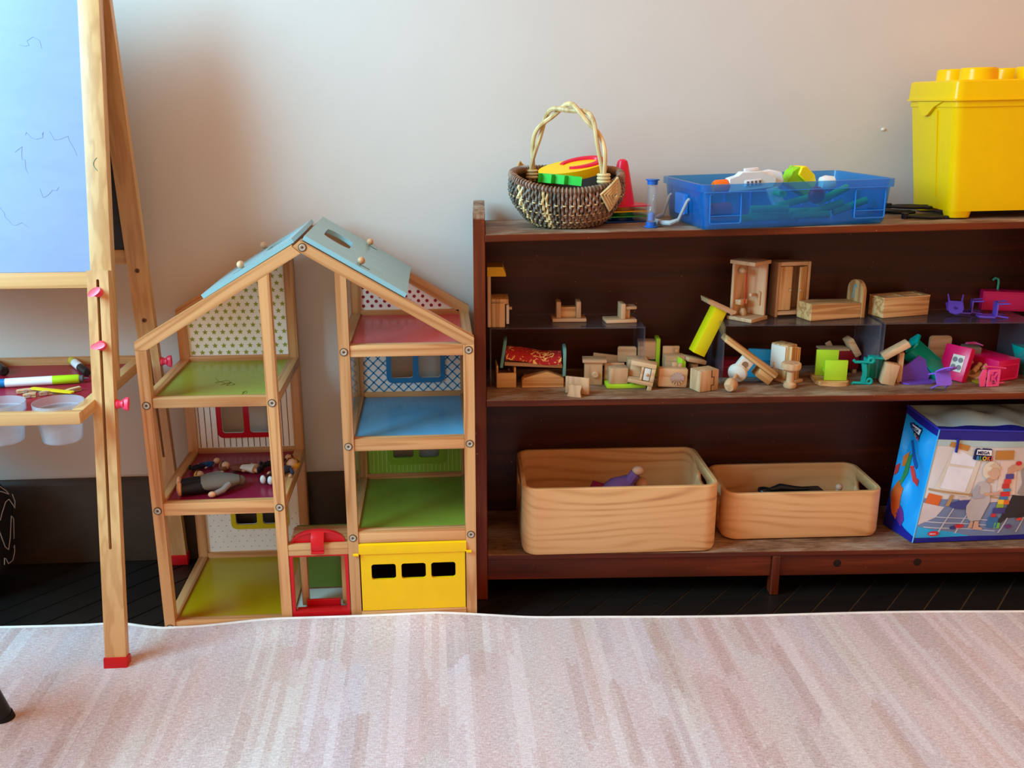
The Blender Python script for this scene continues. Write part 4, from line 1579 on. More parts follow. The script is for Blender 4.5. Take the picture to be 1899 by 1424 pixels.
# ------------------------------------------------------------------ yellow brick shaped bin
YM = shelf_at(0.872, 0.043, top_z(0.95) + 0.0015, 0, Ry(-1.2))
bin_ = thing('brick_bin', 'large yellow storage bin shaped like a studded toy brick', 'storage bin', YM)
YB = plastic('bin_yellow', rgb(240, 190, 0), 0.22, 0, 0.02)
YB.node_tree.nodes['Principled BSDF'].inputs['Specular IOR Level'].default_value = 0.2
W_, D_, H_ = 0.300, 0.175, 0.205
b = MB()


def tap(k, inset=0.0):
    o = 0.016 * k - inset
    return (-o, -o * 0.8, W_ + o, D_ + o * 0.8)


rings = []
for z, k in ((0.012, 0.0), (0.05, 0.2), (H_, 1.0)):
    x0, y0, x1, y1 = tap(k)
    rings.append(ringpts(x0, y0, x1, y1, 0.016, z))
loft(b, rings)
b.build('body', YB, bin_)
for fx, fy in ((0.0, 0.0), (W_ - 0.045, 0.0), (0.0, D_ - 0.045), (W_ - 0.045, D_ - 0.045)):
    f = MB()
    loft(f, [ringpts(fx + 0.003, fy + 0.003, fx + 0.042, fy + 0.042, 0.012, 0.0), ringpts(fx, fy, fx + 0.045, fy + 0.045, 0.014, 0.0125)])
    f.build('foot', YB, bin_)
b = MB()
x0, y0, x1, y1 = tap(1.0)
loft(b, [ringpts(x0 - 0.002, y0 - 0.002, x1 + 0.002, y1 + 0.002, 0.017, H_ - 0.004), ringpts(x0 - 0.002, y0 - 0.002, x1 + 0.002, y1 + 0.002, 0.017, H_ + 0.007),
         ringpts(x0 - 0.009, y0 - 0.007, x1 + 0.009, y1 + 0.007, 0.020, H_ + 0.007), ringpts(x0 - 0.009, y0 - 0.007, x1 + 0.009, y1 + 0.007, 0.020, H_ + 0.0095),
         ringpts(x0 - 0.006, y0 - 0.005, x1 + 0.006, y1 + 0.005, 0.018, H_ + 0.0105), ringpts(x0 - 0.004, y0 - 0.003, x1 + 0.004, y1 + 0.003, 0.018, H_ + 0.040), ringpts(x0 - 0.001, y0, x1 + 0.001, y1, 0.016, H_ + 0.043)])
lid = b.build('lid', YB, bin_)
# lip that dips over the finger recess on the left side
lp = [(0.020, H_ + 0.006), (0.024, H_ - 0.004), (0.032, H_ - 0.013), (0.042, H_ - 0.019), (0.054, H_ - 0.021), (0.066, H_ - 0.018), (0.078, H_ - 0.011), (0.090, H_ - 0.004), (0.110, H_ + 0.002), (0.125, H_ + 0.006)]
lp = [(D_ - y - 0.02, z) for y, z in lp]
MB().plate(lp, (), -0.0215, -0.0155, 'YZ').build('lid_lip', YB, lid)
rc = MB()
rc.hexa([(-0.0035, 0.060, 0.035), (0.0, 0.060, 0.035), (0.0, 0.062, 0.035), (-0.0035, 0.062, 0.035), (-0.018, 0.056, H_ - 0.01), (-0.013, 0.056, H_ - 0.01), (-0.013, 0.059, H_ - 0.01), (-0.018, 0.059, H_ - 0.01)])
rc.build('side_rib', YB, bin_)
for i in range(3):
    for j in range(2):
        MB().lathe([(0.0335, H_ + 0.042), (0.0325, H_ + 0.062), (0.0305, H_ + 0.0645), (0.0, H_ + 0.0650)], 28, T(0.046 + 0.104 * i, 0.040 + 0.095 * j, 0)).build('stud', YB, lid)


# ================================================================== clear risers on the middle board
ACR = seethrough('smoky_acrylic', (0.90, 0.90, 0.92, 1), (0.45, 0.42, 0.5, 1), 0.07, 0.05)
RH = 0.118


def riser(label, x0, x1, y0=0.080, y1=0.212):
    t = thing('acrylic_riser', label, 'display riser', shelf_at(x0, y0, mid_z((x0 + x1) / 2) + 0.0036, 0), 'clear risers on the middle board')
    w = x1 - x0
    D = y1 - y0
    th = 0.003
    MB().box((0, 0, RH - th), (w, D, RH), 0.0008, 1).build('top_sheet', ACR, t)
    MB().box((0, 0, 0), (th, D, RH - th - 0.0002), 0.0005, 1).build('side_sheet', ACR, t)
    MB().box((w - th, 0, 0), (w, D, RH - th - 0.0002), 0.0005, 1).build('side_sheet', ACR, t)


riser('clear acrylic riser at the left end carrying the toy stove', 0.008, 0.313)
riser('clear acrylic riser in the middle carrying the toy wardrobe', 0.468, 0.781)
riser('clear acrylic riser at the right end carrying the pink sink', 0.786, 1.092)


def rz_top(x):
    a = 0.1605 if x < 0.4 else (0.6245 if x < 0.784 else 0.939)
    return mid_z(a) + 0.0036 + RH + 0.0003


def mz(x):
    return mid_z(x) + 0.0004


def low(px_, py_, dz=0.0):
    """place on the middle board under the pixel"""
    z = 0.425
    for _ in range(3):
        x, y = on(px_, py_, z)
        z = mid_z(x) + dz
    return x, y, z + 0.0005


def toy(name, label, cat, p, rz=0, ex=None, group=None):
    return thing(name, label, cat, shelf_at(p[0], p[1], p[2], rz, ex), group)


def part(t, name, mat, *boxes, bev=0.0012):
    b = MB()
    for q in boxes:
        b.box(q[0], q[1], bev, 2)
    return b.build(name, mat, t)


BE, BEZ, BEY = beech('X'), beech('Z'), beech('Y')
TP = toypine('X')
LIMEP = plastic('toy_lime', rgb(172, 214, 44), 0.4)
TEAL = plastic('toy_teal', rgb(0, 158, 146), 0.3)
PURP = plastic('toy_purple', rgb(108, 74, 186), 0.35)
HOTP = plastic('toy_hot_pink', rgb(214, 16, 90), 0.3)
LPNK = plastic('toy_light_pink', rgb(250, 92, 156), 0.35)
WSH = plastic('toy_offwhite', rgb(214, 204, 190), 0.5)
SKYB = plastic('toy_sky_blue', rgb(40, 150, 190), 0.4)

# ------------------------------------------------------------------ standing on the risers
t = toy('toy_stove', 'wooden toy stove with a yellow cooker hood at the left end', 'toy stove', (0.004, 0.084, rz_top(0.1)))
part(t, 'back_board', BEZ, ((0.0, 0.0, 0.0), (0.0068, 0.058, 0.100)))
part(t, 'oven_block', toypine('Z'), ((0.007, 0.0, 0.0), (0.034, 0.055, 0.052)), ((0.007, 0.0, 0.046), (0.041, 0.056, 0.056)))
MB().plate([(0.0, 0.100), (0.036, 0.100), (0.036, 0.104), (0.030, 0.118), (0.0, 0.118)], (), 0.0, 0.058).build('hood', plastic('hood_yellow', rgb(226, 172, 14), 0.35), t)
d = part(t, 'door', WSH, ((0.0365, 0.002, 0.006), (0.0420, 0.045, 0.044)))
MB().cyl((0.042, 0.02, 0.034), (0.048, 0.02, 0.034), 0.003).build('knob', BEZ, d)

t = toy('toy_toilet', 'small wooden toy seat with two uprights on a base plate', 'toy furniture', (0.134, 0.128, rz_top(0.1)))
part(t, 'base_plate', BE, ((0, 0, 0), (0.068, 0.045, 0.0068)))
for x in (0.008, 0.048):
    part(t, 'upright', BEZ, ((x, 0.004, 0.007), (x + 0.009, 0.038, 0.040)))
part(t, 'cross_panel', toypine('X'), ((0.0172, 0.012, 0.007), (0.0478, 0.030, 0.028)))

t = toy('toy_sink', 'small wooden toy basin with an upright board at the left riser corner', 'toy furniture', (0.240, 0.112, rz_top(0.1)), 6)
part(t, 'base_plate', BE, ((0, 0, 0), (0.062, 0.038, 0.0068)))
part(t, 'upright', BEZ, ((0.030, 0.002, 0.007), (0.039, 0.034, 0.038)))
part(t, 'stem', BEZ, ((0.0392, 0.010, 0.007), (0.050, 0.024, 0.0255)))
part(t, 'bowl', BE, ((0.0392, 0.004, 0.026), (0.062, 0.032, 0.032)))

t = toy('toy_shower', 'pale wooden toy shower cabinet with a red string inside', 'toy shower', (0.524, 0.092, rz_top(0.5)), 42)
S_ = 0.054
part(t, 'base_plate', BE, ((0, 0, 0), (S_ + 0.004, S_ + 0.004, 0.0075)))
part(t, 'wall_board', BEZ, ((0.003, S_ - 0.006, 0.0077), (S_, S_, 0.112)))
part(t, 'wall_board', BEZ, ((S_ - 0.006, 0.003, 0.0077), (S_, S_ - 0.0062, 0.112)))
part(t, 'roof_plate', BE, ((0, 0, 0.1122), (S_ + 0.004, S_ + 0.004, 0.120)))
MB().ball((0.020, S_ - 0.014, 0.098), 0.008, (1, 1, 0.8)).build('shower_head', BEZ, t)
MB().tube([(0.022, S_ - 0.022, 0.094), (0.0225, S_ - 0.022, 0.07), (0.022, S_ - 0.022, 0.03)], 0.0011, 6).build('red_string', plastic('string_red', rgb(196, 30, 30), 0.6), t)
part(t, 'tap_block', BE, ((0.010, S_ - 0.020, 0.030), (0.034, S_ - 0.0065, 0.040)))
MB().lathe([(0, 0.0077), (0.006, 0.0077), (0.007, 0.014), (0.004, 0.022), (0, 0.022)], 14, T(0.024, S_ - 0.018, 0)).build('plug', BEZ, t)
MB().cyl((S_ - 0.0062, 0.024, 0.048), (S_ - 0.026, 0.024, 0.050), 0.0032).build('pipe', BE, t)
part(t, 'handle', BEZ, ((S_ - 0.010, 0.012, 0.028), (S_ - 0.006, 0.017, 0.056)))

t = toy('toy_wardrobe', 'wooden toy wardrobe with two small doors ajar behind the shower', 'toy wardrobe', (0.586, 0.146, rz_top(0.6)), 10)
w, h, dd = 0.072, 0.112, 0.034
part(t, 'frame_side', BEZ, ((0, 0, 0), (0.006, dd, h)))
part(t, 'frame_side', BEZ, ((w - 0.006, 0, 0), (w, dd, h)))
part(t, 'top_board', BE, ((0.0062, 0, h - 0.008), (w - 0.0062, dd, h)))
part(t, 'base_board', BE, ((0.0062, 0, 0.004), (w - 0.0062, dd, 0.012)))
part(t, 'back_board', BEZ, ((0.0062, dd - 0.003, 0.0122), (w - 0.0062, dd, h - 0.0082)))
d = part(t, 'door', toypine('Z'), ((0.0068, 0.002, 0.0135), (0.034, 0.006, h - 0.0095)))
MB().ball((0.030, 0.000, 0.055), 0.003).build('knob', BE, d)
b = MB().box((-0.022, -0.002, 0.0135), (0.0, 0.002, h - 0.0095), 0.001)
for v in b.bm.verts:
    v.co = T(w - 0.0075, 0.004, 0) @ Rz(28) @ v.co
d = b.build('door', toypine('Z'), t)
MB().ball((w - 0.024, -0.0085, 0.055), 0.003).build('knob', BE, d)

t = toy('toy_bed', 'wooden toy bed with a rounded headboard and blue mark', 'toy bed', (0.646, 0.106, rz_top(0.7)), 16.5)
b = MB().plate([(0, 0), (0.118, 0), (0.118, 0.030), (0.036, 0.034), (0, 0.034)], (), 0, 0.048)
bmesh.ops.bevel(b.bm, geom=list(b.bm.edges), offset=0.0012, segments=1, affect='EDGES')
b.build('bed_block', TP, t)
hd = [(0.0, 0.0), (0.050, 0.0)] + [(0.025 + 0.025 * cos(q), 0.050 + 0.024 * sin(q)) for q in [pi * i / 14 for i in range(15)]]
b = MB().plate([(y - 0.001, z) for y, z in hd], (), 0.1182, 0.1270, 'YZ')
hbd = b.build('headboard', toypine('Z'), t)
mk_ = [(0.1178, 0.028, 0.036), (0.1178, 0.0275, 0.048), (0.1178, 0.0265, 0.060), (0.1178, 0.022, 0.064), (0.1178, 0.0185, 0.058)]
MB().tube(mk_, 0.0015, 6, False, None, 1.0).build('blue_mark', plastic('mark_blue', rgb(110, 170, 190), 0.6), hbd)

t = toy('toy_chest', 'wooden toy bed block with four pale panes set in its top', 'toy bed', (0.798, 0.122, rz_top(0.85)), 17)
L_, Wd, Hh = 0.112, 0.046, 0.041
part(t, 'block', TP, ((0, 0, 0), (L_, Wd, Hh - 0.004)))
b = MB().plate([(0, 0), (L_, 0), (L_, Wd), (0, Wd)], [rrect(0.010 + 0.048 * i, 0.006 + 0.019 * j, 0.052 + 0.048 * i, 0.021 + 0.019 * j, 0.002, 2) for i in range(2) for j in range(2)], Hh - 0.0038, Hh, 'XY')
b.build('top_frame', toypine('X'), t)
for i in range(2):
    for j in range(2):
        part(t, 'pane', WSH, ((0.0108 + 0.048 * i, 0.0068 + 0.019 * j, Hh - 0.0038), (0.0512 + 0.048 * i, 0.0202 + 0.019 * j, Hh - 0.0025)), bev=0.0003)


def chair(t, mat, k=1.0, m=M.Identity(4), cut=True):
    """little moulded chair, seat centred, back at +y"""
    def bb(b, n):
        for v in b.bm.verts:
            v.co = m @ (v.co * k)
        return b.build(n, mat, t)
    bb(MB().plate(rrect(-0.014, -0.013, 0.014, 0.014, 0.005, 3), (), 0.018, 0.0205, 'XY'), 'seat')
    out = [(-0.013, 0.0), (0.013, 0.0), (0.014, 0.016), (0.011, 0.026), (0.0, 0.030), (-0.011, 0.026), (-0.014, 0.016)]
    bb(MB().plate([(x, z + 0.0205) for x, z in out], [circle(0, 0.036, 0.0045, 10)] if cut else (), 0.0115, 0.0140), 'backrest')
    for sx in (-1, 1):
        for sy in (-1, 1):
            bb(MB().tube([(sx * 0.011, sy * 0.0105, 0.018), (sx * 0.0135, sy * 0.0125, 0.0)], [0.0019, 0.0015], 6), 'leg')


zt = rz_top(0.9)
t = toy('toy_chair', 'purple toy chair upside down, leftmost of the three on the riser', 'toy chair', (0.955, 0.148, zt + 0.0185), -20, Rx(128) @ T(0, 0, -0.020), 'purple toy chairs on the riser')
chair(t, PURP, 1.05)
t = toy('toy_chair', 'purple toy chair on its back, middle of the three on the riser', 'toy chair', (1.000, 0.165, zt + 0.0016), 70, Rx(-90) @ T(0, -0.014, -0.019), 'purple toy chairs on the riser')
chair(t, PURP, 1.05, cut=False)
t = toy('toy_chair', 'purple toy chair on its back touching the pink sink', 'toy chair', (1.035, 0.132, zt + 0.0016), 75, Rx(-90) @ T(0, -0.014, -0.019), 'purple toy chairs on the riser')
chair(t, PURP, 1.15, cut=False)

t = toy('toy_sink', 'hot pink toy sink unit with a teal tap at the right edge', 'toy sink', (1.036, 0.196, zt), -14)
part(t, 'cabinet', HOTP, ((0, 0, 0), (0.115, 0.046, 0.040)))
part(t, 'front_panel', HOTP, ((0.003, -0.0022, 0.003), (0.112, -0.0002, 0.037)), bev=0.0008)
part(t, 'basin', plastic('sink_deep_pink', rgb(168, 8, 66), 0.3), ((0.040, 0.010, 0.0402), (0.090, 0.036, 0.0412)), bev=0.0004)
MB().tube([(0.034, 0.030, 0.0402), (0.034, 0.030, 0.056), (0.032, 0.029, 0.062), (0.026, 0.027, 0.064), (0.021, 0.025, 0.060)], 0.0024, 8).build('tap', plastic('tap_teal', rgb(70, 176, 150), 0.35), t)

# ------------------------------------------------------------------ on the middle board, from the left
p = low(921, 720)
t = toy('toy_cot', 'wooden toy cot box under the head of the red bed', 'toy furniture', (p[0], p[1], p[2]), 3)
part(t, 'front', toypine('X'), ((0, 0, 0), (0.039, 0.005, 0.030)))
part(t, 'side', toypine('Y'), ((0, 0.0052, 0), (0.004, 0.058, 0.044)), ((0.035, 0.0052, 0), (0.039, 0.058, 0.040)))
part(t, 'bottom', BE, ((0.0042, 0.0052, 0), (0.0348, 0.058, 0.022)))
MB().ball((0.028, 0.045, 0.025), 0.003).build('knob', BEZ, t)
p = low(968, 720)
t = toy('toy_headboard', 'wooden board with a low gabled top under the red bed', 'toy furniture', p, 1)
b = MB().plate([(0, 0), (0.083, 0), (0.083, 0.020), (0.050, 0.032), (0.004, 0.020), (0, 0.016)], (), 0, 0.022)
bmesh.ops.bevel(b.bm, geom=list(b.bm.edges), offset=0.0012, segments=1, affect='EDGES')
b.build('board', toypine('X'), t)
part(t, 'back_block', BE, ((0.006, 0.0222, 0), (0.076, 0.060, 0.016)))

# bed with turquoise ends and a red patterned quilt
TURQ = plastic('bed_turquoise', rgb(104, 160, 154), 0.4)
qm, nt, b_ = newmat('red_flowered_quilt')
v_ = objvec(nt, (1, 1, 1), False)
wv = N(nt, 'ShaderNodeTexVoronoi', feature='DISTANCE_TO_EDGE')
wv.inputs['Scale'].default_value = 75
dv = noise_n(nt, v_, 60, 2)
ad = N(nt, 'ShaderNodeVectorMath', operation='MULTIPLY_ADD')
cb = N(nt, 'ShaderNodeCombineXYZ')
for i in range(3):
    nt.links.new(dv, cb.inputs[i])
nt.links.new(cb.outputs[0], ad.inputs[0])
ad.inputs[1].default_value = (0.02, 0.02, 0.02)
nt.links.new(v_, ad.inputs[2])
nt.links.new(ad.outputs[0], wv.inputs['Vector'])
k_ = ramp(nt, wv.outputs['Distance'], [(0.06, (1, 1, 1, 1)), (0.11, (0, 0, 0, 1))])
big = noise_n(nt, v_, 55, 1)
k2_ = ramp(nt, big, [(0.50, (0, 0, 0, 1)), (0.56, (1, 1, 1, 1))])
c_ = mixc(nt, math_n(nt, 'MULTIPLY', k_, k2_), rgb(170, 20, 24), rgb(240, 196, 110))
k3_ = ramp(nt, noise_n(nt, v_, 260, 1), [(0.66, (0, 0, 0, 1)), (0.70, (1, 1, 1, 1))])
c_ = mixc(nt, k3_, c_, rgb(236, 170, 110))
nt.links.new(c_, b_.inputs['Base Color'])
b_.inputs['Roughness'].default_value = 0.85
bz = mid_z(0.08) + 0.0445
t = toy('toy_bed', 'toy bed with turquoise ends and a red flowered quilt', 'toy bed', (0.034, 0.082, bz), -2, Ry(2.5))
BLn, BWd = 0.118, 0.055
for x, h0, h1, sl in ((-0.006, -0.004, 0.050, 0.10), (BLn, -0.016, 0.040, -0.03)):
    pr_ = [(0.0, h0), (BWd, h0), (BWd, h1 - 0.008), (BWd - 0.008, h1), (0.008, h1), (0.0, h1 - 0.008)]
    b = MB().plate(pr_, (), x, x + 0.0062, 'YZ')
    for v in b.bm.verts:
        v.co.x += sl * v.co.z
    bmesh.ops.bevel(b.bm, geom=list(b.bm.edges), offset=0.001, segments=1, affect='EDGES')
    b.build('bed_end', TURQ, t)
part(t, 'bed_base', BE, ((0.0025, 0.004, 0.0), (BLn - 0.001, BWd - 0.004, 0.008)))


def quilt(u, v):
    x = 0.004 + (BLn - 0.008) * u
    a = v * 2.6 - 1.3
    y = BWd / 2 + (BWd / 2 + 0.004) * sin(max(-pi / 2, min(pi / 2, a * 1.15)))
    z = 0.020 + 0.010 * (cos(a) - 0.3) * 1.4 + 0.0035 * sin(u * 5 + 1) - 0.012 * abs(a) ** 3 * 0.35
    z += 0.0012 * mnoise.noise(V((u * 9, v * 5, 0)))
    return V((x, y, z))


qb = MB().grid(quilt, 28, 18)
q_ = qb.build('quilt', qm, t, fix=False)
sd = q_.modifiers.new('thickness', 'SOLIDIFY')
sd.thickness = 0.003

p = low(1046, 733)
t = toy('toy_chair', 'small wooden toy chair tipped over at the shelf front', 'toy chair', (0.172, 0.022, p[2]), -22)
b = MB().box((-0.024, 0.010, 0.0), (0.024, 0.015, 0.034), 0.002)
b.build('backrest', BEZ, t)
part(t, 'seat', BE, ((-0.012, -0.006, 0.010), (0.010, 0.0098, 0.015)))
b = MB().plate([(-0.014, 0.0), (0.014, 0.0), (0.012, 0.010), (0.015, 0.024), (-0.012, 0.024), (-0.010, 0.012)], (), -0.011, -0.0062)
b.build('front_panel', BEZ, t)

t = toy('toy_cabinet', 'wooden toy cabinet with an overhanging top and one round knob', 'toy cabinet', (0.196, 0.094, mz(0.2)), -4)
part(t, 'body', BEZ, ((0, 0, 0), (0.036, 0.030, 0.046)))
part(t, 'top', BE, ((-0.004, -0.004, 0.0462), (0.044, 0.032, 0.052)))
MB().lathe([(0, 0), (0.0072, 0), (0.0072, 0.004), (0.005, 0.006), (0, 0.006)], 16, T(0.022, 0.0, 0.022) @ Rx(90)).build('knob', BE, t)
t = toy('toy_board', 'thin wooden toy board leaning behind the knobbed cabinet', 'toy furniture', (0.214, 0.150, mz(0.2) + 0.004), 8, Ry(9))
part(t, 'board', BE, ((0, 0, 0.024), (0.058, 0.006, 0.048)), ((0.004, 0.001, -0.004), (0.012, 0.005, 0.0238)), ((0.046, 0.001, 0.004), (0.054, 0.005, 0.0238)))

p = low(1120, 719)
t = toy('toy_desk', 'wooden toy block seat fixed on a lime green base plate', 'toy furniture', (0.238, 0.064, mz(0.25)), 2)
part(t, 'base_plate', LIMEP, ((0, 0, 0), (0.078, 0.052, 0.008)))
part(t, 'block', BEZ, ((0.006, 0.004, 0.0082), (0.042, 0.034, 0.040)))
part(t, 'block_back', BE, ((0.0, 0.0342, 0.0082), (0.040, 0.040, 0.043)))
t = toy('toy_armchair', 'wooden toy armchair with a rounded back behind the lime plate', 'toy chair', (0.287, 0.122, mz(0.28)), -3)
part(t, 'seat_block', BE, ((0, 0, 0), (0.040, 0.034, 0.044)))
b = MB().plate(rrect(-0.018, 0.030, 0.020, 0.062, 0.004, 3), (), 0.0342, 0.041)
b.build('backrest', BE, t)

t = toy('toy_dresser', 'pale wooden toy dresser with one square door, tilted', 'toy cabinet', (0.304, 0.052, mz(0.33) + 0.0105), -12, Ry(9))
part(t, 'frame', BE, ((-0.028, 0, 0.036), (0.022, 0.028, 0.045)), ((-0.028, 0, 0.0), (0.022, 0.028, 0.008)), ((0.014, 0, 0.0082), (0.022, 0.028, 0.0358)), ((-0.006, 0.0, 0.0082), (-0.001, 0.028, 0.0358)), ((-0.028, 0.022, 0.0082), (-0.0062, 0.028, 0.0358)))
d = part(t, 'door', WSH, ((0.0, 0.002, 0.0095), (0.0130, 0.0075, 0.0345)))
MB().ball((0.007, 0.000, 0.022), 0.0030).build('knob', BE, d)
part(t, 'leg', BEZ, ((0.012, 0.001, -0.010), (0.021, 0.010, -0.0002)), ((-0.028, 0.018, -0.002), (-0.022, 0.026, -0.0002)))

t = toy('toy_mirror', 'wooden toy block with a crinkled round silver mirror', 'toy furniture', (0.344, 0.060, mz(0.36) + 0.003), 2, Ry(3))
part(t, 'block', BE, ((-0.006, 0, 0.0), (0.052, 0.020, 0.038)), bev=0.003)
FOIL, nt, b_ = newmat('crinkled_foil')
b_.inputs['Metallic'].default_value = 1.0
b_.inputs['Roughness'].default_value = 0.18
b_.inputs['Base Color'].default_value = rgb(214, 208, 204)
fb = MB()
fv = []
ctr = fb.bm.verts.new((0.031, -0.0008, 0.019))
for k in range(26):
    a = 2 * pi * k / 26
    r = 0.0135
    fv.append(fb.bm.verts.new((0.031 + r * cos(a), -0.0004 - (0.0022 if k % 2 else 0), 0.019 + r * sin(a) * 0.92)))
for k in range(26):
    fb.bm.faces.new((ctr, fv[(k + 1) % 26], fv[k]))
fo = fb.build('mirror', FOIL, t, fix=False, smooth=0.01)
sd = fo.modifiers.new('thickness', 'SOLIDIFY')
sd.thickness = 0.0005
part(t, 'tap', BE, ((0.024, 0.0205, 0.026), (0.034, 0.026, 0.046)), ((0.036, 0.0205, 0.026), (0.044, 0.026, 0.044)))

t = toy('toy_bench', 'wooden toy block backed by an upright lime board', 'toy furniture', (0.330, 0.148, mz(0.33)), -3)
part(t, 'lime_board', LIMEP, ((0.018, 0, 0), (0.026, 0.036, 0.080)))
part(t, 'upper_block', BE, ((-0.018, 0.002, 0.036), (0.0178, 0.030, 0.074)))
part(t, 'lower_block', plastic('toy_deep_green', rgb(30, 120, 60), 0.4), ((0.006, 0.004, 0.0), (0.0178, 0.030, 0.034)))
t = toy('toy_cooker', 'wooden toy block with a small knob beside the lime board', 'toy furniture', (0.362, 0.118, mz(0.36) + 0.012), 0)
part(t, 'block', BE, ((0, 0, 0), (0.040, 0.030, 0.038)))
part(t, 'back_ledge', BEZ, ((0.0, 0.0302, 0.0), (0.034, 0.037, 0.052)))
MB().cyl((0.026, 0.030, 0.045), (0.026, 0.022, 0.046), 0.004).build('knob', BE, t)
part(t, 'foot', BE, ((0.002, 0.004, -0.0122), (0.008, 0.034, -0.0002)), ((0.032, 0.004, -0.0122), (0.038, 0.034, -0.0002)))
t = toy('toy_bench', 'wooden toy bench on a lime green bracket under the yellow board', 'toy furniture', (0.392, 0.098, mz(0.4)), 14)
MB().plate([(0, 0), (0.008, 0), (0.008, 0.044), (0.0, 0.050)], (), 0, 0.030).build('bracket', LIMEP, t)
b = MB().box((0.004, 0.004, 0.044), (0.046, 0.040, 0.053), 0.002)
for v in b.bm.verts:
    v.co = Ry(14) @ v.co
b.build('seat', BE, t)
part(t, 'support', BE, ((0.030, 0.012, 0.0), (0.042, 0.034, 0.034)))

# yellow leaning table
xx, zz_ = fr(1294, 657, 0.118)
t = toy('toy_table', 'bright yellow toy board with a wooden top leaning on the middle riser', 'toy furniture', (xx, 0.118, zz_), 8, Ry(25))
MB().box((-0.010, 0, 0), (0.016, 0.030, 0.100), 0.001).build('yellow_board', plastic('board_yellow', rgb(234, 218, 16), 0.35), t)
b = MB().plate([(-0.036, 0.008), (-0.030, 0.0), (0.024, 0.0), (0.030, 0.004), (0.030, 0.010), (-0.028, 0.010)], (), -0.008, 0.036)
for v in b.bm.verts:
    v.co = T(0, 0, 0.1002) @ v.co
b.build('wooden_top', BE, t)

t = toy('toy_fridge', 'wooden toy box with a stepped door seam at the shelf front', 'toy cabinet', (0.436, 0.038, mz(0.43)), 24)
part(t, 'body', BEZ, ((-0.024, 0, 0), (0.020, 0.034, 0.042)), bev=0.0016)
sm_ = MB()
for q in (((0.002, -0.0006, 0.028), (0.0035, 0.0002, 0.042)), ((0.002, -0.0006, 0.0275), (0.009, 0.0002, 0.0287)), ((0.008, -0.0006, 0.012), (0.0092, 0.0002, 0.0287)), ((0.002, -0.0006, 0.0115), (0.0092, 0.0002, 0.0127)), ((0.002, -0.0006, 0.0), (0.0035, 0.0002, 0.0127))):
    sm_.box(*q)
sm_.build('door_seam', plastic('seam_dark', rgb(70, 48, 34), 0.7), t)

t = toy('toy_lamp', 'wooden toy lamp lying on its side with a white round shade', 'toy lamp', (0.476, 0.034, mz(0.48) + 0.0135), 62, Ry(-14))
MB().lathe([(0, -0.014), (0.008, -0.013), (0.0128, -0.004), (0.0125, 0.006), (0.007, 0.014), (0, 0.015)], 18, Ry(90)).build('base', BE, t)
MB().cyl((0.013, 0, 0), (0.046, 0, 0.001), 0.0034).build('stem', BE, t)
MB().lathe([(0, 0.040), (0.008, 0.040), (0.018, 0.046), (0.0195, 0.052), (0.018, 0.054), (0, 0.054)], 24, Ry(90)).build('shade', WSH, t)

# slanted wooden slide table
x0_, z0_ = fr(1346, 628, 0.085)
t = toy('toy_table', 'long wooden toy table tipped over, slanting down to the right', 'toy table', (x0_, 0.070, z0_), 0, Ry(36))
b = MB().box((-0.002, 0, -0.006), (0.128, 0.042, 0.007), 0.003)
b.build('table_top', toypine('X'), t)
b = MB().box((0.048, 0.002, -0.040), (0.074, 0.018, -0.0062), 0.002)
lg = b.build('leg', WSH, t)
MB().lathe([(0, 0), (0.0065, 0), (0.0065, 0.0006), (0, 0.0006)], 16, T(0.060, 0.0018, -0.018) @ Rx(90)).build('hole', plastic('hole_brown', rgb(140, 108, 80), 0.7), lg)  # flat disc, the shading inside the hole is put into its colour
b = MB().box((0.092, 0.002, -0.024), (0.126, 0.040, -0.0062), 0.002)
b.build('leg', toypine('X'), t)

t = toy('toy_bowl', 'dark red toy block behind the clear middle riser wall', 'toy furniture', (0.476, 0.135, mz(0.5)), 0)
MB().plate([(0, 0), (0.055, 0), (0.050, 0.034), (0.008, 0.036), (0, 0.026)], (), 0, 0.035).build('block', plastic('toy_dark_red', rgb(128, 12, 26), 0.35), t)
part(t, 'rim', plastic('toy_dark_red2', rgb(150, 26, 40), 0.35), ((0.004, -0.0012, 0.020), (0.048, -0.0002, 0.0225)), bev=0.0003)
t = toy('toy_sofa', 'sky blue toy block half hidden behind the slanted table', 'toy furniture', (0.535, 0.135, mz(0.55)), -14)
part(t, 'seat', SKYB, ((0, 0, 0), (0.044, 0.030, 0.030)))
part(t, 'backrest', SKYB, ((0.0, 0.0302, 0.0), (0.046, 0.040, 0.052)))
t = toy('toy_block', 'pale rounded wooden block between the blue one and the ridged one', 'toy block', (0.578, 0.106, mz(0.59)), -10)
part(t, 'block', BE, ((0, 0, 0), (0.036, 0.026, 0.042)), bev=0.004)
part(t, 'white_panel', WSH, ((0.002, 0.0262, 0.004), (0.030, 0.031, 0.054)), bev=0.003)

t = toy('toy_radiator', 'tall wooden toy block with a ridged front and base', 'toy furniture', (0.604, 0.078, mz(0.62)), 34)
part(t, 'base', BE, ((-0.004, -0.006, 0), (0.036, 0.052, 0.006)))
part(t, 'core', toypine('Z'), ((0.0, 0.010, 0.0062), (0.030, 0.050, 0.076)))
for k in range(5):
    part(t, 'fin', toypine('Z'), ((0.0006 + 0.006 * k, 0.0, 0.0062), (0.0050 + 0.006 * k, 0.0098, 0.076 - 0.0012 * k)), bev=0.0008)
part(t, 'side_panel', WSH, ((-0.0032, 0.012, 0.0262), (-0.0002, 0.048, 0.074)), bev=0.0008)

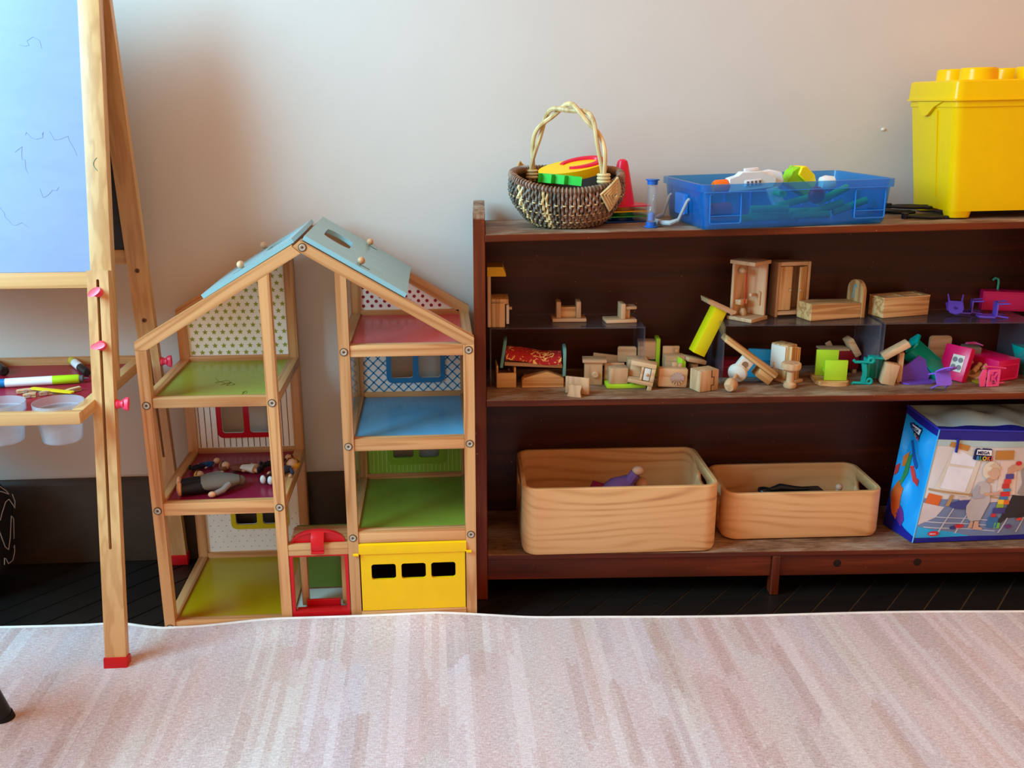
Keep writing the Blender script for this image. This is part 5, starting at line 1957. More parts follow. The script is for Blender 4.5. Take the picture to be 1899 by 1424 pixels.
p = low(1467, 721)
t = toy('toy_stool', 'pale turned wooden pedestal stool standing at the shelf front', 'toy stool', (p[0], p[1] + 0.010, p[2]))
MB().lathe([(0, 0), (0.0115, 0), (0.0128, 0.003), (0.0120, 0.008), (0.0085, 0.0115), (0, 0.0115)], 24).build('base', beech('Z'), t)
MB().lathe([(0, 0.0115), (0.0080, 0.0115), (0.0075, 0.020), (0.0078, 0.034), (0, 0.034)], 24).build('stem', beech('Z'), t)
MB().lathe([(0, 0.034), (0.012, 0.034), (0.0185, 0.0385), (0.0195, 0.044), (0.0190, 0.049), (0.017, 0.0505), (0, 0.0508)], 28).build('seat', beech('Z'), t)

p = low(1545, 719)
t = toy('toy_armchair', 'toy chair of two lime green panels on a rounded wooden base', 'toy chair', (0.690, 0.070, mz(0.69)), -6)
b = MB().plate([(-0.034, 0.050), (-0.034, 0.004), (-0.026, -0.010), (0.0, -0.014), (0.024, -0.010), (0.030, 0.0), (0.030, 0.050)], (), 0, 0.0085, 'XY')
b.build('base', toypine('X'), t)
part(t, 'front_panel', LIMEP, ((-0.018, 0.000, 0.0087), (0.026, 0.006, 0.050)))
part(t, 'rear_panel', LIMEP, ((-0.028, 0.036, 0.0087), (0.016, 0.042, 0.062)))
part(t, 'seat', LIMEP, ((-0.016, 0.0062, 0.020), (0.014, 0.0358, 0.026)))

t = toy('toy_bed', 'dark red toy bed with a wooden end behind the lime chair', 'toy bed', (0.690, 0.150, mz(0.7)), 0)
part(t, 'bed_block', plastic('toy_dark_red', rgb(128, 12, 26), 0.35), ((0, 0, 0.010), (0.080, 0.036, 0.048)))
part(t, 'leg', BEZ, ((0.002, 0.002, 0), (0.010, 0.034, 0.0098)), ((0.070, 0.002, 0), (0.078, 0.034, 0.0098)))
part(t, 'top_rail', BE, ((0.0, 0.0, 0.0482), (0.060, 0.036, 0.052)))
b = MB().box((0, 0, 0), (0.014, 0.034, 0.040), 0.002)
for v in b.bm.verts:
    v.co = T(0.072, -0.004, 0.046) @ Ry(-32) @ T(-0.006, 0, -0.01) @ v.co
b.build('bed_end', BE, t)

# teal scroll chair
t = toy('toy_chair', 'teal toy chair with scrolled feet lying on its side', 'toy chair', (0.735, 0.068, mz(0.74)), -8)
b = MB().plate([(0.010, 0.004), (0.018, 0.004), (0.020, 0.020), (0.018, 0.042), (0.008, 0.044), (0.012, 0.024)], (), 0.0, 0.006)
b.build('side', TEAL, t)
for z, s in ((0.046, 1), (0.003, -1)):
    pts = [(-0.008, 0.003, z + s * 0.004), (-0.004, 0.003, z), (0.010, 0.003, z - s * 0.0), (0.022, 0.003, z)] + [(0.026 + 0.005 * cos(a), 0.003, z + 0.004 + 0.005 * sin(a)) for a in [radians(d_) for d_ in range(-90, 200, 36)]]
    MB().tube(pts, 0.0030, 8).build('scroll', TEAL, t)
part(t, 'seat', TEAL, ((0.0202, 0.006, 0.004), (0.026, 0.040, 0.048)))
part(t, 'backrest', TEAL, ((0.0262, 0.030, 0.006), (0.060, 0.036, 0.050)))
part(t, 'back_edge', TEAL, ((0.0262, 0.010, 0.0502), (0.062, 0.036, 0.0535)))

# two hinged wooden blocks
p = low(1640, 714)
t = toy('toy_recliner', 'two wooden blocks joined at an angle left of the teal bed', 'toy furniture', (0.796, 0.060, mz(0.8)), -8)
b = MB().box((-0.014, 0, 0.0), (0.014, 0.026, 0.044), 0.003)
for v in b.bm.verts:
    v.co = Ry(10) @ v.co
b.build('block', BEZ, t)
b = MB().box((-0.004, 0, 0.0), (0.052, 0.028, 0.013), 0.003)
for v in b.bm.verts:
    v.co = T(-0.004, 0.006, 0.050) @ Ry(-32) @ v.co
b.build('block', BE, t)
part(t, 'rear_leg', BEZ, ((0.022, 0.020, 0.0), (0.032, 0.034, 0.062)))

# purple seat
t = toy('toy_chair', 'purple toy chair with a wavy back lying under the teal bed', 'toy chair', (0.860, 0.082, mz(0.86)), 4)
b = MB().plate(rrect(-0.034, -0.020, 0.040, 0.020, 0.016, 5), (), 0, 0.003, 'XY')
b.build('seat', PURP, t)
b = MB().plate([(-0.032, 0.0), (0.030, 0.0), (0.033, 0.012), (0.026, 0.022), (0.020, 0.042), (0.006, 0.050), (-0.008, 0.038), (-0.026, 0.026)], (), 0.004, 0.008, 'XZ', T(0, 0, 0.0032))
b.build('backrest', PURP, t)
t = toy('toy_disc', 'purple round toy plate seen through the middle riser end', 'toy', (0.800, 0.168, mz(0.8)), 20, Rx(70))
b = MB().lathe([(0, 0), (0.018, 0), (0.021, 0.003), (0.020, 0.0045), (0.018, 0.002), (0, 0.002)], 26, T(0, 0.020, 0.0))
b.build('plate', PURP, t)
t = toy('toy_block', 'small wooden plank leaning inside the middle riser right end', 'toy block', (0.745, 0.200, mz(0.75)), 0, Ry(-30))
part(t, 'plank', BE, ((0, 0, 0.002), (0.012, 0.006, 0.060)))

# teal bed on its side
x0_, z0_ = fr(1684, 640, 0.120)
t = toy('toy_bed', 'teal toy bed tipped over, leaning on the purple chair', 'toy bed', (x0_ + 0.006, 0.112, z0_ + 0.004), -8, Ry(40) @ Rx(36))
b = MB().box((0.0, -0.022, -0.003), (0.104, 0.022, 0.001), 0.001)
b.build('mattress', TEAL, t)
b = MB().plate([(-0.022, -0.010), (0.022, -0.010), (0.022, 0.010), (0.014, 0.018), (-0.014, 0.018), (-0.022, 0.010)], (), -0.004, -0.0002, 'YZ')
b.build('headboard', TEAL, t)
part(t, 'side', TEAL, ((0.0, -0.0245, -0.022), (0.104, -0.0222, 0.001)), ((0.0, 0.0222, -0.022), (0.104, 0.0245, 0.001)), bev=0.0008)
part(t, 'footboard', TEAL, ((0.1042, -0.0245, -0.030), (0.1070, 0.0245, 0.006)))

# small purple chair at the front
t = toy('toy_chair', 'small purple toy chair tipped forward at the shelf front', 'toy chair', (0.886, 0.034, mz(0.89) + 0.0015), 8, Rx(62) @ T(0, 0.0135, 0.0))
chair(t, plastic('toy_violet', rgb(138, 94, 220), 0.35), 1.12)

# pink stove
t = toy('toy_stove', 'hot pink toy stove slab with a white burner panel, leaning', 'toy stove', (0.946, 0.070, mz(0.95) + 0.002), -58, Rx(-18))
part(t, 'body', HOTP, ((-0.052, 0, 0.0), (0.004, 0.016, 0.070)))
d = part(t, 'burner_panel', WSH, ((-0.030, -0.0014, 0.018), (-0.004, -0.0002, 0.052)), bev=0.0003)
for i in range(2):
    for j in range(2):
        MB().lathe([(0.0030, 0), (0.0052, 0), (0.0052, 0.0008), (0.0030, 0.0008)], 14, T(-0.023 + 0.012 * i, -0.0015, 0.027 + 0.015 * j) @ Rx(90)).build('burner', plastic('burner_grey', rgb(120, 110, 116), 0.5), d)
# wooden pieces behind
t = toy('toy_headboard', 'pale wooden board with rounded corners behind the pink stove', 'toy furniture', (0.925, 0.172, mz(0.93)), 2)
b = MB().plate(rrect(0, 0, 0.046, 0.072, 0.007, 4), (), 0, 0.007)
b.build('board', BE, t)
t = toy('toy_block', 'grey brown wooden block beside the pegs behind the stove', 'toy block', (0.982, 0.140, mz(0.98)), -12)
part(t, 'block', plastic('block_grey_brown', rgb(120, 100, 84), 0.6), ((0, 0, 0), (0.034, 0.030, 0.056)))
t = toy('toy_skittle', 'cream wooden peg toys lying in front of the grey block', 'toy', (0.998, 0.104, mz(1.0) + 0.0065), 24, Ry(-20))
for k, (dx_, dy_, dz_) in enumerate(((0.0, 0.0, 0.006), (0.016, -0.010, 0.006), (-0.010, 0.012, 0.014))):
    MB().lathe([(0, -0.012), (0.005, -0.011), (0.0055, 0.002), (0.004, 0.006), (0.0055, 0.012), (0, 0.016)], 14, T(dx_, dy_, dz_ + 0.01) @ Ry(70)).build('peg', beech('Z'), t)
MB().plate([(-0.020, -0.016), (0.026, -0.018), (0.026, 0.016), (-0.02, 0.018)], (), -0.004, 0.006, 'XY').build('tray', BE, t)
MB().lathe([(0, 0), (0.017, 0), (0.018, 0.0015), (0, 0.003)], 22)
t = MB().lathe([(0, 0), (0.017, 0), (0.018, 0.0015), (0.016, 0.0028), (0, 0.003)], 22).build('toy_coin', plastic('olive_yellow', rgb(150, 136, 40), 0.4), None, mw=shelf_at(0.990, 0.072, mz(0.99)))
tag(t, 'flat olive yellow disc under the pink cabinet edge', 'toy')

# pink cabinet
t = toy('toy_cabinet', 'hot pink toy cabinet lying beside the teal tub', 'toy cabinet', (1.020, 0.070, mz(1.05)), 22)
part(t, 'body', HOTP, ((0, 0, 0), (0.060, 0.095, 0.043)))
b = MB()
b.plate(rrect(0.003, 0.002, 0.057, 0.034, 0.003, 3), [rrect(0.006, 0.005, 0.054, 0.031, 0.002, 3)], -0.0014, -0.0002)
b.build('door_edge', plastic('toy_pink_edge', rgb(232, 44, 110), 0.3), t)
# light pink chair with an openwork back
t = toy('toy_chair', 'light pink toy chair with an openwork back before the pink cabinet', 'toy chair', (0.984, 0.036, mz(0.98) + 0.001), 10)
b = MB()
fr4 = [(0.0, 0.0), (0.026, -0.0), (0.026, 0.034), (0.0, 0.034)]
b.plate(fr4, [[(0.004, 0.004), (0.022, 0.004), (0.022, 0.030), (0.004, 0.030)]], 0, 0.003)
for q in (((0.004, 0.004), (0.022, 0.030)), ((0.004, 0.030), (0.022, 0.004)), ((0.009, 0.004), (0.009, 0.030))):
    strip(b, q[0], q[1], 0.0026, 0.0003, 0.0027)
b.build('backrest', LPNK, t)
MB().plate([(-0.012, 0.0), (-0.002, 0.0), (-0.002, 0.034), (-0.010, 0.034), (-0.016, 0.018)], (), 0.004, 0.0065, 'XZ').build('seat', LPNK, t)
for z in (0.003, 0.032):
    MB().tube([(-0.008, 0.006, z + 0.008 * (z > 0.01)), (0.010, 0.010, z + 0.006 * (z > 0.01)), (0.046, 0.012, z + 0.0)], 0.0018, 6).build('leg', LPNK, t)
# pink wire chair behind
t = toy('toy_chair', 'light pink toy chair lying on its back behind the pink cabinet', 'toy chair', (1.020, 0.165, mz(1.02) + 0.040), 10, Rx(-80))
chair(t, LPNK, 1.0)
t = toy('toy_box', 'purple toy box propping up the pink chair at the back', 'toy', (1.000, 0.150, mz(1.0)), 0)
part(t, 'box', PURP, ((0, 0, 0), (0.045, 0.035, 0.036)))

# teal bath tub at the right edge
t = toy('toy_bath', 'shiny teal toy bath tub at the right edge', 'toy bath', (1.098, 0.100, mz(1.1)), 8)
b = MB()
r0 = [V((x, y, 0)) for x, y in rrect(0.010, 0.006, 0.100, 0.052, 0.016, 4)]
r1 = [V((x, y, 0.046 + 0.012 * (1 - x / 0.11) ** 2)) for x, y in rrect(-0.010, 0.0, 0.110, 0.060, 0.020, 4)]
r2 = [V((x, y, 0.045 + 0.012 * (1 - x / 0.11) ** 2)) for x, y in rrect(-0.006, 0.004, 0.106, 0.056, 0.018, 4)]
r3 = [V((x, y, 0.006)) for x, y in rrect(0.014, 0.010, 0.096, 0.048, 0.014, 4)]
loft(b, [r0, r1, r2, r3])
b.build('tub', TEAL, t)


# ================================================================== on the bottom board
def crate_wood(nm, seed):
    m, nt, b = newmat(nm)
    # growth rings cut by a slowly waving surface
    v = objvec(nt, (2.4, 9, 9), False)
    mp = v.node
    mp.inputs['Location'].default_value = (seed, seed * 1.7, seed * 0.6)
    n = noise_n(nt, v, 1.0, 1.0, 0.4, 0.2)
    tc = N(nt, 'ShaderNodeTexCoord')
    sp = N(nt, 'ShaderNodeSeparateXYZ')
    nt.links.new(tc.outputs['Object'], sp.inputs[0])
    zz = math_n(nt, 'MULTIPLY', sp.outputs[2], 6.0)
    s = math_n(nt, 'SINE', math_n(nt, 'MULTIPLY', math_n(nt, 'ADD', n, zz), 46.0))
    g = math_n(nt, 'MULTIPLY_ADD', s, 0.5)
    g.node.inputs[2].default_value = 0.5
    g = math_n(nt, 'POWER', g, 2.5)
    blot = noise_n(nt, objvec(nt, (4, 10, 22), False), 1.0, 2.0)
    bl = ramp(nt, blot, [(0.45, (0, 0, 0, 1)), (0.7, (1, 1, 1, 1))])
    fine = noise_n(nt, objvec(nt, (12, 300, 300), False), 1.0, 2.0, 0.6)
    f = math_n(nt, 'ADD', math_n(nt, 'MULTIPLY', g, math_n(nt, 'ADD', math_n(nt, 'MULTIPLY', bl, 0.55), 0.18)), math_n(nt, 'MULTIPLY', fine, 0.28))
    c = ramp(nt, f, [(0.05, rgb(226, 176, 122)), (0.35, rgb(216, 162, 106)), (0.95, rgb(178, 122, 74))])
    nt.links.new(c, b.inputs['Base Color'])
    b.inputs['Roughness'].default_value = 0.45
    bump(nt, b, f, 0.12, 0.0005)
    return m


def crate(label, x, y, w, d, h, rz, mat):
    t = thing('wooden_crate', label, 'crate', shelf_at(x, y, BOT_Z + 0.0006, rz))
    r = 0.030
    th = 0.009
    n = 8

    def ring(x0, y0, x1, y1, rr, z):
        return [V((px_, py_, z)) for px_, py_ in rrect(x0, y0, x1, y1, rr, n)]
    for s in range(1):
        b = MB()
        e = 0.010
        loft(b, [ring(e, e, w - e, d - e, r - 0.006, 0.0), ring(0.003, 0.003, w - 0.003, d - 0.003, r - 0.002, 0.0035), ring(0, 0, w, d, r, 0.012), ring(0, 0, w, d, r, h - 0.002), ring(0.0015, 0.0015, w - 0.0015, d - 0.0015, r, h),
                 ring(th - 0.0015, th - 0.0015, w - th + 0.0015, d - th + 0.0015, r - th, h), ring(th, th, w - th, d - th, r - th + 0.001, h - 0.002), ring(th, th, w - th, d - th, r - th + 0.001, 0.010)])
        o = b.build('body', mat, t)
    # hand holes cut through both end walls
    cut = MB().plate(rrect(d / 2 - 0.043, h - 0.048, d / 2 + 0.043, h - 0.022, 0.0125, 6), (), -0.02, w + 0.02, 'YZ')
    return t, o, cut


def apply_cut(o, cut, t):
    co = cut.build('cutter', o.data.materials[0], None)
    co.matrix_world = XF[t.name]
    md = o.modifiers.new('hand_hole', 'BOOLEAN')
    md.operation = 'DIFFERENCE'
    md.solver = 'EXACT'
    md.object = co
    bpy.context.view_layer.update()
    dg = bpy.context.evaluated_depsgraph_get()
    me = bpy.data.meshes.new_from_object(o.evaluated_get(dg))
    o.modifiers.clear()
    o.data = me
    bpy.data.objects.remove(co, do_unlink=True)


t1, o1, c1 = crate('larger deep wooden crate with rounded corners on the bottom board', 0.070, -0.014, 0.390, 0.232, 0.1435, 1.5, crate_wood('crate_pine_large', 3.1))
apply_cut(o1, c1, t1)
t2, o2, c2 = crate('smaller shallow wooden crate with rounded corners beside the cloth bag', 0.484, 0.046, 0.330, 0.172, 0.104, 1.5, crate_wood('crate_pine_small', 8.4))
apply_cut(o2, c2, t2)

# toys lying in the crates
m1 = shelf_at(0.240, 0.105, BOT_Z + 0.011)
t = thing('cloth_doll', 'pink and purple cloth doll lying in the larger crate', 'doll', m1 @ T(0.02, 0.02, 0) @ Rz(12))
MB().tube([(-0.02, 0, 0.055), (0.015, 0, 0.075), (0.045, 0.004, 0.085)], [0.022, 0.026, 0.018], 12).build('torso', plastic('doll_purple_print', rgb(128, 84, 142), 0.85), t)
MB().tube([(-0.055, 0.0, 0.055), (-0.02, 0, 0.058)], [0.026, 0.020], 12).build('skirt', plastic('doll_crimson_cloth', rgb(140, 22, 60), 0.85), t)
MB().tube([(-0.04, 0.01, 0.065), (-0.030, 0.012, 0.085), (-0.012, 0.008, 0.080)], [0.008, 0.010, 0.006], 8).build('bow', plastic('doll_crimson_cloth', rgb(140, 22, 60), 0.85), t)
MB().tube([(0.035, -0.004, 0.085), (0.052, -0.006, 0.108)], [0.011, 0.012], 10).build('sleeve', plastic('doll_purple_print', rgb(128, 84, 142), 0.85), t)
MB().ball((0.058, -0.006, 0.114), 0.0115, (1.2, 1, 0.9), 14).build('hand', SKIN, t)
MB().tube([(-0.03, 0.0, 0.0), (-0.02, 0.0, 0.05)], [0.030, 0.026], 12).build('stuffing', plastic('doll_crimson_cloth', rgb(140, 22, 60), 0.85), t)
MB().ball((0.070, 0.010, 0.078), 0.016, (1, 1, 0.9), 16).build('head', SKIN, t)
m2 = shelf_at(0.640, 0.128, BOT_Z + 0.011)
t = thing('toy_tool', 'black toy tool lying on top in the smaller crate', 'toy', m2 @ T(-0.02, 0, 0.0) @ Rz(6))
MB().tube([(-0.035 + 0.011 * cos(a), 0.011 * sin(a), 0.070) for a in [2 * pi * i / 16 for i in range(16)]], 0.0035, 7, True).build('ring', BP, t)
MB().tube([(-0.024, 0, 0.070), (0.0, 0.002, 0.074), (0.03, 0.0, 0.070), (0.065, 0.004, 0.066)], [0.004, 0.008, 0.006, 0.003], 8).build('handle', BP, t)
MB().box((-0.02, -0.03, -0.010), (0.10, 0.03, 0.063), 0.006).build('body', plastic('tool_dark', rgb(40, 36, 36), 0.6), t)
t = thing('toy_figure', 'tiny beige toy figure peeking over the smaller crate edge', 'toy', m2 @ T(0.105, -0.002, -0.006))
MB().tube([(0, 0, 0.0), (0, 0, 0.05), (0.0, 0, 0.074)], [0.012, 0.010, 0.006], 10).build('body', plastic('figure_beige', rgb(206, 160, 130), 0.5), t)
MB().ball((0, 0, 0.080), 0.0075, (1, 1, 1), 12).build('head', plastic('figure_beige', rgb(206, 160, 130), 0.5), t)

# ------------------------------------------------------------------ printed zip bag of building bricks
bag = thing('zip_bag', 'blue zipped vinyl bag with a printed playroom picture at the right end', 'bag', SM)
VIN = plastic('vinyl_sky', rgb(28, 156, 232), 0.3)
FBL, FTL = V((0.868, 0.026, BOT_Z + 0.002)), V((0.905, 0.046, 0.338))
BTL, BBL = V((0.884, 0.150, 0.356)), V((0.846, 0.120, BOT_Z + 0.002))
FBR, FTR = V((1.150, 0.040, BOT_Z + 0.002)), V((1.146, 0.056, 0.326))
BTR, BBR = V((1.150, 0.165, 0.352)), V((1.155, 0.155, BOT_Z + 0.002))


def quad(a, b_, c_, d_, u, v):
    return a.lerp(b_, u).lerp(d_.lerp(c_, u), v)


def front(u, v, off=0.0):
    p = quad(FBL, FBR, FTR, FTL, u, v)
    k = 4 * u * (1 - u) * 4 * v * (1 - v)
    w = 0.0060 * mnoise.noise(V((u * 3.2, v * 2.6, 0.3))) * min(1, 12 * u * (1 - u)) * min(1, 12 * v * (1 - v))
    return p + V((0, -1, 0)) * (0.010 * k + w + off)


def side(u, v, off=0.0):
    """u 0 at the back, 1 at the front edge"""
    p = quad(BBL, FBL, FTL, BTL, u, v)
    k = 4 * u * (1 - u) * 4 * v * (1 - v)
    w = 0.018 * mnoise.noise(V((u * 2.4 + 4, v * 3.8, 1.3))) * min(1, 8 * u * (1 - u)) * min(1, 8 * v * (1 - v))
    return p + V((-0.9, -0.35, 0)) * (0.006 * k + w + off)


def topf(u, v, off=0.0):
    p = quad(FTL, FTR, BTR, BTL, u, v)
    k = 4 * u * (1 - u) * 4 * v * (1 - v)
    return p + V((0, 0, 1)) * (0.010 * k + 0.016 * mnoise.noise(V((u * 4, v * 2, 7))) * min(1, 6 * v * (1 - v)) * min(1, 6 * u * (1 - u)) + off)


MB().grid(front, 28, 28).build('front_panel', plastic('vinyl_white', rgb(214, 206, 204), 0.28), bag, fix=False)
MB().grid(side, 14, 24).build('side_panel', VIN, bag, fix=False)
MB().grid(topf, 28, 12).build('top_panel', plastic('vinyl_pale_blue', rgb(196, 230, 242), 0.3), bag, fix=False)
bk = MB()
bk.grid(lambda u, v: quad(BBL, BBR, BTR, BTL, u, v), 2, 2)
bk.grid(lambda u, v: quad(FBR, BBR, BTR, FTR, u, v), 2, 2)
bk.grid(lambda u, v: quad(FBL, FBR, BBR, BBL, u, v), 2, 2)
bk.build('rear_panel', VIN, bag)
NAVY = plastic('vinyl_navy', rgb(32, 34, 140), 0.35)
# navy bands: zip round the top, edge round the base
zb = MB()
zb.grid(lambda u, v: front(u, 1 - 0.085 * v, 0.0012), 28, 2)
zb.grid(lambda u, v: side(u, 1 - 0.06 * v, 0.0012), 12, 2)
zb.grid(lambda u, v: topf(u, 0.10 * v, 0.0012), 28, 2)
zo = zb.build('zip_band', NAVY, bag, fix=False)
zb = MB()
zb.grid(lambda u, v: front(u, 0.045 * v, 0.0010), 28, 2)
zb.grid(lambda u, v: side(u, (0.05 + 0.22 * (1 - u) ** 1.5) * v, 0.0012), 14, 3)
zb.build('base_band', NAVY, bag, fix=False)
MB().tube([front(u / 30, 1.0, 0.002) for u in range(31)], 0.0022, 6).build('zip_teeth', plastic('zip_blue', rgb(60, 60, 190), 0.4), bag)
MB().tube([side(u / 12, 1.0, 0.001) for u in range(13)], 0.0022, 6).build('zip_teeth', plastic('zip_blue', rgb(60, 60, 190), 0.4), bag)
zp = front(0.165, 0.93, 0.004)
MB().tube([zp, zp + V((-0.001, -0.002, -0.012)), zp + V((-0.002, -0.002, -0.028))], [0.003, 0.0022, 0.0026], 6).build('zip_pull', NAVY, bag)
MB().tube([front(0, v / 20, 0.0006) for v in range(21)], 0.0012, 5).build('edge_piping', plastic('vinyl_light_sky', rgb(90, 190, 240), 0.3), bag)

PR = {}


def pcol(*c):
    return plastic('print_%d_%d_%d' % c, rgb(*c), 0.3, 0, 0.06)


def print_on(surf, polys, name, mat, off):
    """flat printed shapes laid on a panel; polys are lists of (u, v)"""
    b = MB()
    for pl_ in polys:
        n = 0
        vs = []
        k = len(pl_)
        dense = []
        for i in range(k):
            a, c_ = pl_[i], pl_[(i + 1) % k]
            m_ = max(1, int(max(abs(a[0] - c_[0]), abs(a[1] - c_[1])) / 0.05))
            for j in range(m_):
                dense.append((a[0] + (c_[0] - a[0]) * j / m_, a[1] + (c_[1] - a[1]) * j / m_))
        vv = [b.bm.verts.new((u, v, 0)) for u, v in dense]
        b.bm.faces.new(vv)
    bmesh.ops.triangulate(b.bm, faces=b.bm.faces)
    for _ in range(2):
        es = [e for e in b.bm.edges if e.calc_length() > 0.07]
        if es:
            bmesh.ops.subdivide_edges(b.bm, edges=es, cuts=1)
            bmesh.ops.triangulate(b.bm, faces=[f for f in b.bm.faces if len(f.verts) > 3])
    for v in b.bm.verts:
        v.co = surf(v.co.x, v.co.y, off)
    o = b.build(name, mat, bag, fix=False)
    return o


def R_(u0, v0, u1, v1):
    return [(u0, v0), (u1, v0), (u1, v1), (u0, v1)]


def el(cu, cv, ru, rv, n=18):
    return [(cu + ru * cos(2 * pi * i / n), cv + rv * sin(2 * pi * i / n)) for i in range(n)]


S0 = 0.0005
# the printed room
print_on(front, [R_(0.008, 0.86, 0.995, 0.915)], 'printed_ceiling', pcol(176, 200, 200), S0 * 1.4)
print_on(front, [R_(0.008, 0.045, 0.995, 0.40)], 'printed_floor', pcol(116, 132, 170), S0 * 1.4)
print_on(front, [[(0.008, 0.045), (0.42, 0.045), (0.30, 0.085), (0.008, 0.145)]], 'printed_corner', pcol(40, 168, 226), S0 * 2.6)
print_on(front, [[(0.008, 0.16), (0.12, 0.23), (0.17, 0.33), (0.008, 0.36)], [(0.30, 0.36), (0.995, 0.40), (0.995, 0.44), (0.25, 0.42)]], 'printed_skirting', pcol(206, 190, 190), S0 * 2.4)
jl = [[(0.05, v), (0.60, v - 0.05), (0.60, v - 0.042), (0.05, v + 0.008)] for v in (0.14, 0.19, 0.24)]
jl = [[(u, max(0.05, v)) for u, v in q] for q in jl]
jl += [[(u0, 0.075), (u0 + 0.012, 0.075), (u0 + 0.10, 0.36), (u0 + 0.09, 0.36)] for u0 in (0.16, 0.30, 0.62, 0.76, 0.88)]
print_on(front, jl, 'printed_floor_joints', pcol(196, 202, 216), S0 * 2.8)
print_on(front, [[(0.05, 0.47), (0.34, 0.42), (0.40, 0.80), (0.16, 0.86)]], 'printed_window_frame', pcol(214, 204, 192), S0 * 2.2)
print_on(front, [[(0.10, 0.50), (0.30, 0.465), (0.34, 0.665), (0.135, 0.69)], [(0.142, 0.71), (0.345, 0.685), (0.355, 0.75), (0.20, 0.83), (0.155, 0.82)]], 'printed_window_pane', pcol(226, 226, 236), S0 * 3.2)
print_on(front, [[(0.02, 0.36), (0.12, 0.34), (0.13, 0.43), (0.03, 0.45)]], 'printed_orange_box', pcol(216, 100, 44), S0 * 3.2)
print_on(front, [[(0.11, 0.86), (0.27, 0.82), (0.28, 0.87), (0.12, 0.90)]], 'printed_wood_panel', pcol(190, 132, 66), S0 * 2.8)
print_on(front, [R_(0.50, 0.755, 0.66, 0.835)], 'printed_wood_panel', pcol(190, 132, 66), S0 * 2.8)
print_on(front, [[(0.02, 0.475), (0.62, 0.40), (0.62, 0.415), (0.02, 0.492)], [(0.17, 0.34), (0.20, 0.34), (0.22, 0.44), (0.19, 0.44)]], 'printed_bench', pcol(178, 142, 98), S0 * 3.4)
print_on(front, [el(0.33, 0.35, 0.13, 0.045)], 'printed_cushion', pcol(66, 74, 142), S0 * 3.8)
print_on(front, [R_(0.55, 0.44, 0.70, 0.74)], 'printed_pale_door', pcol(224, 204, 196), S0 * 1.9)
# printed toddler in a pale romper seen from the side
print_on(front, [[(0.345, 0.28), (0.335, 0.34), (0.36, 0.40), (0.37, 0.47), (0.40, 0.555), (0.45, 0.565), (0.49, 0.53), (0.50, 0.45), (0.51, 0.38), (0.49, 0.30), (0.47, 0.20), (0.40, 0.19), (0.375, 0.21)]], 'printed_romper', pcol(190, 182, 182), S0 * 5.0)
print_on(front, [el(0.478, 0.662, 0.066, 0.080, 24)], 'printed_hair', pcol(224, 210, 190), S0 * 5.0)
print_on(front, [el(0.508, 0.638, 0.040, 0.056, 20)], 'printed_face', pcol(210, 172, 148), S0 * 5.8)
print_on(front, [el(0.466, 0.640, 0.012, 0.018, 12)], 'printed_ear', pcol(216, 170, 146), S0 * 6.4)
print_on(front, [[(0.45, 0.555), (0.50, 0.555), (0.505, 0.60), (0.46, 0.60)]], 'printed_neck', pcol(196, 156, 132), S0 * 5.4)
print_on(front, [[(0.455, 0.70), (0.50, 0.735), (0.545, 0.70), (0.552, 0.66), (0.53, 0.685), (0.49, 0.69)]], 'printed_fringe', pcol(206, 184, 156), S0 * 6.4)
print_on(front, [[(0.40, 0.19), (0.42, 0.19), (0.425, 0.125), (0.39, 0.12)], [(0.43, 0.19), (0.46, 0.195), (0.47, 0.135), (0.50, 0.125), (0.50, 0.11), (0.43, 0.11)], [(0.45, 0.43), (0.55, 0.445), (0.585, 0.475), (0.58, 0.485), (0.54, 0.465), (0.45, 0.46)]], 'printed_limbs', pcol(206, 160, 134), S0 * 6.0)
print_on(front, [[(0.365, 0.42), (0.36, 0.47), (0.385, 0.53), (0.41, 0.52), (0.41, 0.45), (0.46, 0.44), (0.46, 0.415), (0.38, 0.405)]], 'printed_sleeve', pcol(168, 166, 176), S0 * 6.6)
# printed second child at the right
print_on(front, [[(0.72, 0.45), (0.82, 0.42), (0.82, 0.62), (0.78, 0.70), (0.74, 0.64), (0.76, 0.54)]], 'printed_grey_top', pcol(160, 156, 156), S0 * 4.2)
print_on(front, [[(0.58, 0.14), (0.61, 0.15), (0.72, 0.30), (0.82, 0.22), (0.82, 0.42), (0.68, 0.44), (0.66, 0.36)]], 'printed_dark_trousers', pcol(52, 50, 56), S0 * 4.2)
print_on(front, [[(0.62, 0.62), (0.66, 0.64), (0.70, 0.66), (0.74, 0.66), (0.74, 0.71), (0.66, 0.71), (0.62, 0.68)]], 'printed_arm', pcol(206, 160, 134), S0 * 4.2)
# printed brick tower
tw = [((0.585, 0.50, 0.645, 0.545), (196, 60, 56)), ((0.595, 0.545, 0.655, 0.585), (214, 70, 66)), ((0.60, 0.475, 0.66, 0.50), (80, 150, 190)), ((0.605, 0.585, 0.675, 0.63), (84, 74, 150)),
      ((0.58, 0.43, 0.655, 0.472), (212, 52, 56)), ((0.575, 0.40, 0.645, 0.43), (70, 124, 176)), ((0.57, 0.36, 0.615, 0.40), (240, 196, 50)), ((0.615, 0.355, 0.66, 0.395), (226, 112, 52)),
      ((0.565, 0.325, 0.62, 0.36), (150, 176, 60)), ((0.545, 0.27, 0.64, 0.322), (70, 66, 130)), ((0.54, 0.235, 0.575, 0.268), (200, 50, 60)), ((0.525, 0.13, 0.60, 0.232), (60, 110, 160)), ((0.58, 0.125, 0.62, 0.18), (110, 190, 70))]
for (u0, v0, u1, v1), c_ in tw:
    print_on(front, [R_(u0, v0, u1, v1)], 'printed_brick', pcol(*c_), S0 * 5.6)
